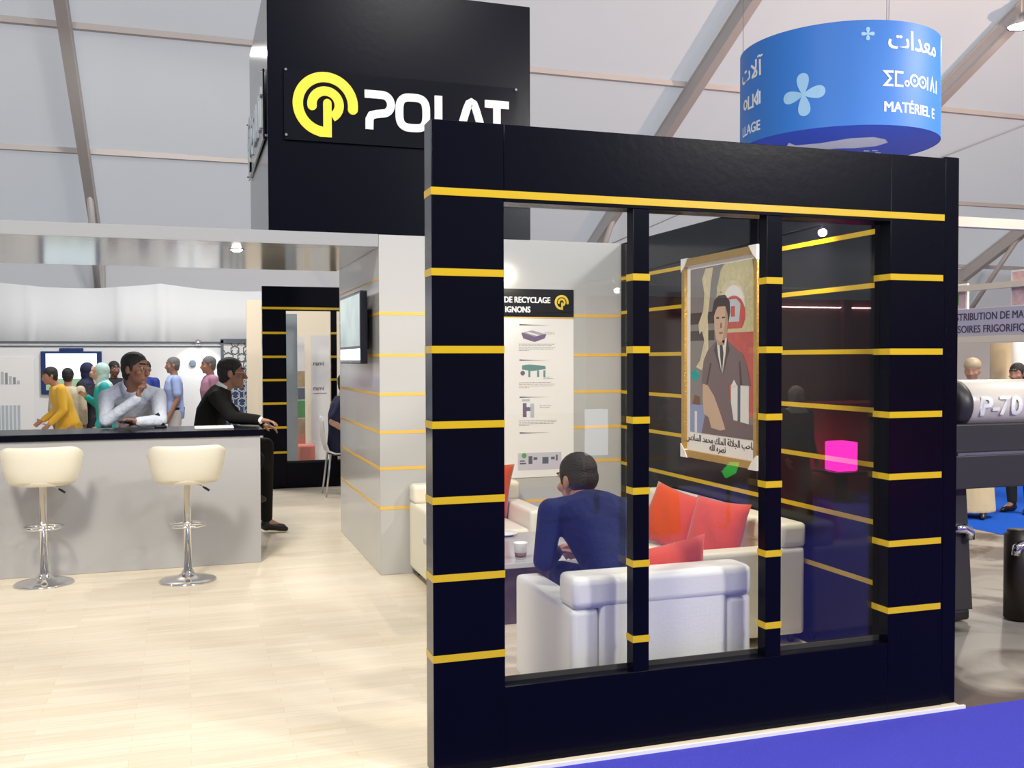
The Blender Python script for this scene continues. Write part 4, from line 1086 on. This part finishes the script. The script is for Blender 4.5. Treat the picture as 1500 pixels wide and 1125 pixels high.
# ---- beyond the far partition
m = MB('cream_wall'); m.box(.9, 6, 16.0, 16.08, -.03, 2.5); struct(m.build('wall_cream'))
m = MB('bluegrey'); m.box(1.19, 1.37, 13.0, 13.25, -.03, 2.15, .004); tag(m.build('pillar'), 'blue grey pillar seen through the far black frame', 'pillar')
t = thing('roll_up_banner', 'white roll up banner with dark lettering seen through the far black frame', 'banner', (1.80, 14.0, -.03))
m = MB('paper'); m.box(-.14, .12, -.01, .01, .10, 1.92); m.build('sheet', t)
g = lambda u, v, w: V((u-.17, -.01-w, v))
m = MB('ink'); m.text('rami', .085, g, .06, 1.50, .001, w0=.0005); m.build('lettering', t, 'upper dark lettering')
m = MB('ink'); m.text('rami', .085, g, .06, 1.15, .001, w0=.0005); m.rect(.06, .25, 1.10, 1.106, g); m.build('lettering', t, 'dark lettering')
m = MB('steel'); m.box(-.16, .14, -.06, .06, 0, .09, .01); m.build('base', t)
t = thing('display_board', 'narrow printed board with tan, green and salmon pictures behind the far frame', 'display board', (1.53, 14.1, -.03))
m = MB('paper'); m.box(-.10, .06, -.01, .01, .0, 1.9); m.build('board', t)
for mk, z0, z1 in (('tan', 1.20, 1.42), ('slate', 1.02, 1.18), ('green', .76, 1.0), ('tan', .52, .74), ('salmon', .30, .52)):
    m = MB(mk); m.box(-.09, .055, -.014, -.01, z0, z1); m.build('picture', t)
t = thing('stool', 'salmon red cube seat behind the far black frame', 'seat', (1.55, 13.6, -.03))
m = MB('salmon'); m.box(-.13, .10, -.13, .13, .06, .42, .03); m.build('cushion', t); m = MB('steel'); m.box(-.1, .08, -.1, .1, 0, .06); m.build('base', t)

# ================================================================== hanging drum
DX, DY, DZ, DR, DH = 6.657, 8.919, 3.815, 1.02, 1.01
t = thing('hanging_drum_sign', 'large bright blue round drum sign hanging above the black partition', 'hanging sign', (DX, DY, DZ))
m = MB('drum'); S = 96
m.rings([[V((r*math.cos(2*PI*j/S), r*math.sin(2*PI*j/S), z)) for j in range(S)] for r, z in ((DR, 0), (DR, DH))], cap=False)
m.rings([[V((r*math.cos(2*PI*j/S), r*math.sin(2*PI*j/S), z)) for j in range(S)] for r, z in ((DR-.012, .004), (DR-.012, DH))], cap=False)
m.build('drum_wall', t)
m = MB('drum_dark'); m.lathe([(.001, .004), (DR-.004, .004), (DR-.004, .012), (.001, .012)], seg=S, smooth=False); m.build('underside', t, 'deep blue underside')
m = MB('paper')
pts = [(-.62, -.02), (-.48, .06), (-.30, -.10), (-.14, -.40), (.06, -.52), (.24, -.47), (.36, -.36), (.36, -.18), (.20, -.02), (.02, .05), (-.10, .2), (-.3, .3), (-.5, .22)]
m.prism([(a, b) for a, b in pts], lambda u, v, w: V((u, v, .004-w)), 0, .004)
for a, b in ((.42, .06), (.50, .02), (.60, .10), (.52, .14)): m.prism([(a-.035, b-.015), (a+.03, b-.02), (a+.04, b+.012), (a-.02, b+.02)], lambda u, v, w: V((u, v, .004-w)), 0, .004)
m.build('underside_emblem', t, 'white shape on the underside')
def drumfn(a0):      # u metres along the wall (to the viewer's right), v above drum bottom
    return lambda u, v, w: V(((DR+w)*math.cos(a0+u/DR), (DR+w)*math.sin(a0+u/DR), v))
rad = math.radians
g = drumfn(rad(-145))
m = MB('drum_pale')
def petal(cu, cv, ang, L=.205, W=.062):
    o = []
    for i in range(25):
        q_ = i/24.0*2*PI; x = L*.52*(1-math.cos(q_)); y = W*math.sin(q_)*(.35+.65*(x/L/1.04))*1.35
        o.append((cu+x*math.cos(ang)-y*math.sin(ang), cv+x*math.sin(ang)+y*math.cos(ang)))
    return o[:-1]
for k_ in range(4): m.prism(petal(.0, .345, k_*PI/2+.06), g, .0, .004)
m.build('flower_emblem', t, 'pale blue four petal flower')
g = drumfn(rad(-111)); m = MB('drum_pale')
for k_ in range(4): m.prism(petal(0, .875, k_*PI/2, .062, .018), g, 0, .004)
m.build('flower_emblem', t, 'tiny pale blue flower')
m = MB('white'); g = drumfn(rad(-101.5))
m.text('MATÉRIEL E', .140, g, -.01, .13, .0035, w0=.0, sx=.98); m.build('lettering', t, 'white French lettering')
# Tifinagh letters as strokes
m = MB('white'); W_ = .022; y0, y1 = .385, .515
m.ribbon([(.09, y1), (.0, y1), (.06, (y0+y1)/2), (.0, y0), (.09, y0)], W_, g, 0, .004)
m.ribbon([(.20, y1), (.115, y1), (.115, y0), (.20, y0)], W_, g, 0, .004)
m.ribbon(arc(.245, y0+.03, .024, 0, 360, 16), .016, g, 0, .004)
for cu in (.34, .46):
    m.ribbon(arc(cu, (y0+y1)/2, .052, 0, 360, 24), W_*.85, g, 0, .004); m.disc(cu, (y0+y1)/2, .014, g, 0, .004)
m.ribbon([(.545, y0), (.545, y1)], W_, g, 0, .004); m.ribbon([(.60, y0), (.64, y1), (.68, y0)], W_, g, 0, .004)
m.ribbon([(.74, y0), (.74, y1)], W_, g, 0, .004)
m.build('lettering', t, 'white Tifinagh lettering')
m = MB('white'); m.text('\uFEE3\uFECC\uFEAA\uFE8D\uFE95'[::-1], .25, g, .03, .745, .004, sx=1.0); m.build('lettering', t, 'white Arabic lettering')
g = drumfn(rad(-174.5)); m = MB('white')
m.text('LLAGE', .145, g, .0, .10, .0035, 'RIGHT', sx=.98); m.build('lettering', t, 'white end of a French word')
m = MB('white'); u = -.10
m.ribbon([(u+.09, y0-.02), (u+.09, y1-.02)], W_, g, 0, .004); m.ribbon([(u+.055, y0-.02), (u+.055, y1-.02), (u, y0+.04), (u+.055, y0-.02)], W_, g, 0, .004)
m.ribbon([(u-.03, y1-.02), (u-.03, y0-.02), (u-.13, y0-.02), (u-.13, y1-.02)], W_, g, 0, .004); m.ribbon(arc(u-.21, y0+.04, .045, 0, 360, 16), W_, g, 0, .004)
m.build('lettering', t, 'white Tifinagh lettering')
m = MB('white'); m.text('\uFE81\uFEFB\uFE95'[::-1], .25, g, .02, .66, .004, 'RIGHT'); m.build('lettering', t, 'white Arabic lettering')
for a in (20, 140, 260):
    m = MB('steel'); p = V((DR*.98*math.cos(rad(a)), DR*.98*math.sin(rad(a)), DH-.02)); yy = DY+p.y
    m.tube([p, (p.x, p.y, roofz(yy)-DZ+.10)], .003, 6); m.build('cable', t, 'thin steel cable')

# ================================================================== machine at the right
t = thing('machine', 'long pale tank machine on dark legs to the right of the black partition', 'machine', (4.9, 4.7, 0))
m = MB('machine_white'); rs = []
for x, s in ((-.60, .80), (-.585, .93), (-.55, 1), (1.2, 1)):
    rs.append([V((x, .17*s*math.cos(a), 1.275+.145*s*math.sin(a))) for a in [2*PI*j/40 for j in range(40)]])
m.rings(rs); m.build('tank', t, 'glossy off white tank')
m = MB('machine_dark'); rs = []
for x, s in ((-.66, .85), (-.64, .98), (-.60, 1.03), (-.575, 1.03)):
    rs.append([V((x, .17*s*math.cos(a), 1.275+.145*s*math.sin(a))) for a in [2*PI*j/40 for j in range(40)]])
m.rings(rs); m.build('end_cap', t, 'black end cap')
g = lambda u, v, w: (lambda a: V((-.49+u, -(.17+w)*math.cos(a), 1.275+(.145+w)*math.sin(a))))((v-.025)/.155)
m = MB('white'); m.text('P-70', .160, g, -.035, -.035, .006, w0=.009, sx=1.05); m.build('lettering', t, 'white P-70 lettering')
m = MB('machine_dark'); m.box(-.68, 1.2, -.15, .15, 1.0, 1.165, .01); m.build('hopper', t, 'dark grey housing')
m = MB('steel'); m.box(-.68, 1.2, -.17, .17, .985, 1.0); m.build('flange', t, 'thin steel flange')
m = MB('machine_dark'); m.box(-.72, 1.2, -.18, .18, .79, .985, .008); m.build('beam', t, 'black beam')
m = MB('machine_dark'); m.rings([[V((x0, y0_, z)) for x0, y0_ in ((a, -.09), (b, -.09), (b, .09), (a, .09))] for a, b, z in ((-.74, -.49, .06), (-.70, -.545, .79))], smooth=False); lg = m.build('leg', t, 'tapering charcoal leg')
m = MB('plastic_black'); m.box(-.76, -.515, -.10, .10, 0, .065, .02, 3); m.build('foot', lg, 'black rubber foot')
m = MB('brownblack'); m.lathe([(.001, 0), (.085, 0), (.085, .50), (.07, .505), (.07, .525), (.001, .525)], (-.20, -.15, 0), 24); m.build('leg', t, 'round brown black drum leg')
for x, y, z in ((-.56, -.10, .50), (-.27, -.22, .42)):
    m = MB('chrome'); 
    if x < -.4: m.tube([(x-.10, y, z+.05), (x-.02, y-.02, z+.05), (x+.015, y-.02, z+.03), (x+.02, y-.02, z-.015)], [.028, .030, .030, .028], 12)
    else: m.tube([(x+.16, y, z+.03), (x+.02, y, z+.03), (x-.02, y, z+.015), (x-.03, y, z-.03)], [.026, .028, .028, .026], 12); m.tube([(x+.06, y, z+.05), (x+.06, y, z+.085)], .016, 10)
    m.build('tap', t, 'chrome elbow tap')

# ---- stand across the far aisle
t = thing('stand_fascia', 'lavender fascia banner with two lines of dark French lettering at far right', 'banner', (9.0, 9.0, 0))
m = MB('lav'); m.box(0, .05, -4, 2.5, 1.815, 2.14); m.build('band', t)
g0 = facing_left(9.0, 9.72, 0); g = lambda u, v, w: g0(u, v, w)-V((9.0, 9.0, 0))
m = MB('ink'); m.text('STRIBUTION DE MATÉRIEL', .125, g, .0, 2.005, .0022, w0=.001, sx=.93); m.build('lettering', t, 'upper line of dark lettering')
m = MB('ink'); m.text('SSOIRES FRIGORIFIQUES', .125, g, -.02, 1.855, .0022, w0=.001, sx=.95); m.build('lettering', t, 'lower line of dark lettering')
m = MB('cream_wall'); m.box(-.02, .07, -4, 2.5, 1.735, 1.812); m.build('lower_rail', t, 'cream rail below the banner')
m = MB('cream_wall'); m.box(-.02, .05, -4, 3.0, 2.36, 2.43); m.build('upper_rail', t, 'cream rail above')
for y in (-3.9, 2.45):
    m = MB('cream_wall'); m.box(-.02, .06, y-.04, y+.04, 0, 2.4); m.build('post', t)
for i, (y, lab) in enumerate(((8.50, 'pink picture board standing above the lavender banner at the frame edge'), (9.75, 'pink picture board above the lavender banner next to the black partition'))):
    m = MB('paper', 'pinkpic'); m.box(9.06, 9.09, y-(.45-.30*i), y+.43-.16*i, 2.14, 2.56-.10*i); m.mi('pinkpic'); m.box(9.055, 9.06, y-(.43-.30*i), y+.41-.16*i, 2.16, 2.54-.10*i)
    m.mi('green'); m.box(9.052, 9.055, y-.02, y+.06, 2.2, 2.33)
    tag(m.build('picture_board'), lab, 'picture', 'pink picture boards')
m = MB('cream_wall'); m.box(12.0, 12.1, 5, 16, -.03, 2.35); struct(m.build('wall_cream_far'))
m = MB('purlin'); m.box(7.2, 14, 9.6, 9.72, 3.15, 3.27); tag(m.build('gantry_beam'), 'pale horizontal gantry beam crossing right of the black partition', 'beam')
for x in (7.25, 13.9):
    pass
M['tan_col'] = mat('tan_column', (.46, .36, .23), .5)
m = MB('tan_col'); m.lathe([(.001, -.008), (.17, -.008), (.17, 1.74), (.001, 1.74)], (9.92, 9.87, 0), 32); tag(m.build('column'), 'round tan column under the lavender banner', 'column')
m = MB('white'); m.lathe([(.001, -.008), (.07, -.008), (.07, 1.74), (.001, 1.74)], (9.68, 9.42, 0), 24); tag(m.build('post'), 'slim white post beside the tan column', 'post')
F = crowd('visitor in long cream robe and knitted cap beyond the pale machine', 7.28, 7.62, 1.425, -2.2, .04, 'skin', 'robe', .1, None, dress=True, z=-.008)
mb = MB('tan_col'); ell(mb, F.J['head']+F.u*.062-F.f*.015, F.ax(), (.080, .098, .072))
for v in mb.bm.verts: v.co -= F.base
mb.build('cap', F.root)
crowd('dark haired visitor in dark jacket at the right edge beyond the machine', 7.95, 7.70, 1.395, -1.9, .05, 'skin', 'dark_cloth', .1, 'hair', z=-.008)

t = thing('floodlight', 'glowing round floodlight under the tent roof at upper right', 'floodlight', (13.35, 13.0, 7.10))
m = MB('steel'); m.lathe([(.001, .20), (.08, .20), (.10, .10), (.235, .0), (.225, .0), (.09, .09), (.001, .10)], seg=28); m.build('reflector', t)
m = MB('lamp'); m.lathe([(.001, .012), (.205, .012), (.205, .02), (.001, .02)], seg=28); m.build('lens', t, 'glowing lens')
m = MB('rafter'); m.tube([(0, 0, .19), (0, 0, roofz(13.0)-7.10+.05)], .02, 8); m.build('hanger', t)

# ================================================================== across the aisle behind the photographer (mirrored in the panes)
def mir(x, y, z): return (x, 7.13-y, z)
m = MB('redstand'); m.box(4.5, 11, -3.6, -3.5, -.1, 2.3); 
for x in (5.2, 6.6, 8.0, 9.4): m.box(x, x+.12, -3.5, -3.42, -.1, 2.3)
struct(m.build('wall_red_stand'))
t = thing('counter', 'dark red counter of the opposite stand, mirrored in the right pane', 'counter', (7.3, -2.6, -.008))
m = MB('redseat'); m.box(-.7, .9, -.3, .3, 0, 1.0, .01); m.build('body', t); m = MB('redseat'); m.box(-.74, .94, -.33, .33, 1.0, 1.04); m.build('worktop', t)
m = MB('magenta'); m.box(-.125, .125, -.125, .125, 0, .32, .02); o = m.build('light_cube', loc=(6.86, -1.95, .31)); tag(o, 'glowing magenta light cube mirrored in the right pane', 'light cube')
t = thing('side_table', 'small dark table under the magenta light cube', 'table', (6.86, -1.95, -.008))
m = MB('machine_dark'); m.box(-.22, .22, -.22, .22, .29, .318); m.build('top', t)
m = MB('machine_dark'); m.box(-.05, .05, -.05, .05, .0, .29); m.build('leg', t)
t = thing('television', 'small blue lit screen on the red stand wall, mirrored in the right pane', 'television', (6.88, -3.47, 1.50))
m = MB('tvblack'); m.box(-.2, .2, -.03, .03, -.14, .14); m.build('housing', t); m = MB('blueglow'); m.box(-.18, .18, .03, .034, -.12, .12); m.build('screen', t)
crowd('visitor in dark coat and brown headscarf standing across the aisle, mirrored in the right pane', 5.55, -.9, 1.18, .1, .0, 'skin', 'dark_cloth', .1, scarf='beige', dress=True, z=-.1)
crowd('dark haired visitor in dark clothes across the aisle, mirrored in the middle pane', 4.05, -.75, 1.12, .2, .0, 'skin_dk', 'dark_cloth', .1, 'hair_br', dress=True, z=-.1)
t = thing('arm_spotlight', 'bright halogen arm spotlight across the aisle, mirrored at the top of the right pane', 'spotlight', (5.15, .05, 2.62))
m = MB('lamp'); ell(m, V((0, 0, 0)), WORLD, (.035, .035, .035)); m.build('bulb', t)
m = MB('steel'); m.tube([(0, -.01, .05), (.06, -.1, .08), (.12, -3.5, .0)], .010, 8); m.build('arm', t)
for i, (x, z) in enumerate(((3.72, 2.17), (3.83, 1.88))):
    t = thing('halogen_lamp', 'halogen lamp of the opposite stand, mirrored in the middle pane, %s of two' % ('upper', 'lower')[i], 'lamp', (x, -1.0, z))
    m = MB('lamp_soft'); ell(m, V((0, 0, 0)), WORLD, (.035, .035, .025)); m.build('bulb', t)
    m = MB('steel'); m.tube([(0, -.02, .02), (.0, -.12, .12), (0, -2.5, .2)], .006, 6); m.build('arm', t)
m = MB('lamp_soft'); m.box(-.9, .9, -.012, .012, -.008, .008); o = m.build('tube_light', loc=(7.8, -3.487, 2.2)); tag(o, 'long white tube light on the opposite stand, mirrored in the right pane', 'tube light')
m = MB('greenglow'); m.prism([(-.09, .07), (.0, .075), (.085, -.01), (.05, -.07), (-.05, -.03)], back(0, 0, 0), 0, .03); o = m.build('panel'); o.location = (0, 0, 0); gp = o; o = thing('green_sign', 'x', 'lit sign', (4.885, -1.0, .49)); gp.parent = o; m = MB('machine_dark'); m.box(-.015, .015, -.03, -.005, -.498, .0); m.build('post', o); tag(o, 'small green lit sign mirrored below the portrait', 'lit sign')
m = MB('whiteglow'); m.box(-.115, .115, -.03, .03, -.23, .23); m.mi('machine_dark'); m.box(-.02, .02, -.02, .02, -.823, -.23); o = m.build('light_box', loc=(3.90, -1.9, .815)); tag(o, 'upright white light box mirrored in the left pane', 'light box')

# ================================================================== light
def area(name, loc, size, power, col=(1, 1, 1), target=None, sy=None, spread=180):
    l = D.lights.new(name, 'AREA'); l.energy = power; l.color = col; l.size = size; l.spread = rad(spread)
    if sy: l.shape = 'RECTANGLE'; l.size_y = sy
    o = D.objects.new(name, l); COL.objects.link(o); o.location = loc
    tgt = V(target) if target else V((loc[0], loc[1], 0))
    o.rotation_euler = (tgt-V(loc)).to_track_quat('-Z', 'Y').to_euler(); return o
def spot(name, loc, target, power, col, ang=70, rad_=.05, blend=.5):
    l = D.lights.new(name, 'SPOT'); l.energy = power; l.color = col; l.spot_size = rad(ang); l.spot_blend = blend; l.shadow_soft_size = rad_
    o = D.objects.new(name, l); COL.objects.link(o); o.location = loc
    o.rotation_euler = (V(target)-V(loc)).to_track_quat('-Z', 'Y').to_euler(); return o
w = D.worlds.new('sky'); SC.world = w; w.use_nodes = True
w.node_tree.nodes['Background'].inputs[0].default_value = (.88, .94, 1.0, 1)
w.node_tree.nodes['Background'].inputs[1].default_value = .93
WARM = (1, .93, .80)
area('hall_lamp_left', (-2.0, 1.0, 7.5), 1.2, 620, WARM, (-1, 5.5, 0))
area('hall_lamp_front', (3.2, -1.0, 7.5), 1.4, 220, (1, .96, .9), (2, 4, 0))
area('armchair_fill', (7.0, -3.4, 5.5), .8, 560, (1, .97, .93), (2.0, 4, .5))  # added fill behind the camera, brightens the back of the nearest armchair
area('hall_lamp_far', (0, 13.0, 5.5), 1.0, 230, (1, .97, .93), (-.5, 14.5, 0))
area('hall_lamp_right', (9.5, 6.0, 5.5), 1.0, 330, (1, .85, .64), (9.5, 9, 0))
spot('canopy_downlight', (.35, 7.36, 2.32), (.35, 7.36, 0), 40, WARM, 100)
spot('passage_fill', (1.2, 11.8, 2.75), (.75, 9.2, 0), 150, WARM, 42)  # added fill without a fixture, lifts the passage floor shaded by the canopy
spot('canopy_downlight_left', (-2.3, 7.36, 2.32), (-2.3, 7.36, 0), 40, WARM, 100)
spot('lounge_spot', (3.1, 4.3, 2.42), (2.1, 5.6, .4), 100, (1, .89, .68), 110, .06)
spot('drum_fill', (6.1, 7.4, 2.3), (6.65, 8.9, 3.8), 45, (.95, .97, 1), 80, .1)  # added fill from below, brightens the shaded underside of the drum
spot('roof_warm_fill', (12, 8, 3.6), (11.8, 14.5, 7), 1500, (1, .70, .50), 110, .15)  # added warm fill, tints the right side of the tent roof
spot('floodlight_beam', (13.35, 13.0, 7.05), (11, 11, 0), 900, WARM, 120, .2)
spot('wall_wash', (.18, 16.80, 1.82), (.18, 17.02, 1.2), 45, (.9, .97, 1), 120, .04)
spot('tower_lamp', (1.8, 6.3, 5.0), (1.75, 6.92, 3.9), 28, (.6, .68, 1), 80, .08)
SC.view_settings.view_transform = 'Standard'; SC.view_settings.look = 'None'
SC.view_settings.exposure = 0.0; SC.view_settings.gamma = 1.0; SC.view_settings.use_curve_mapping = False
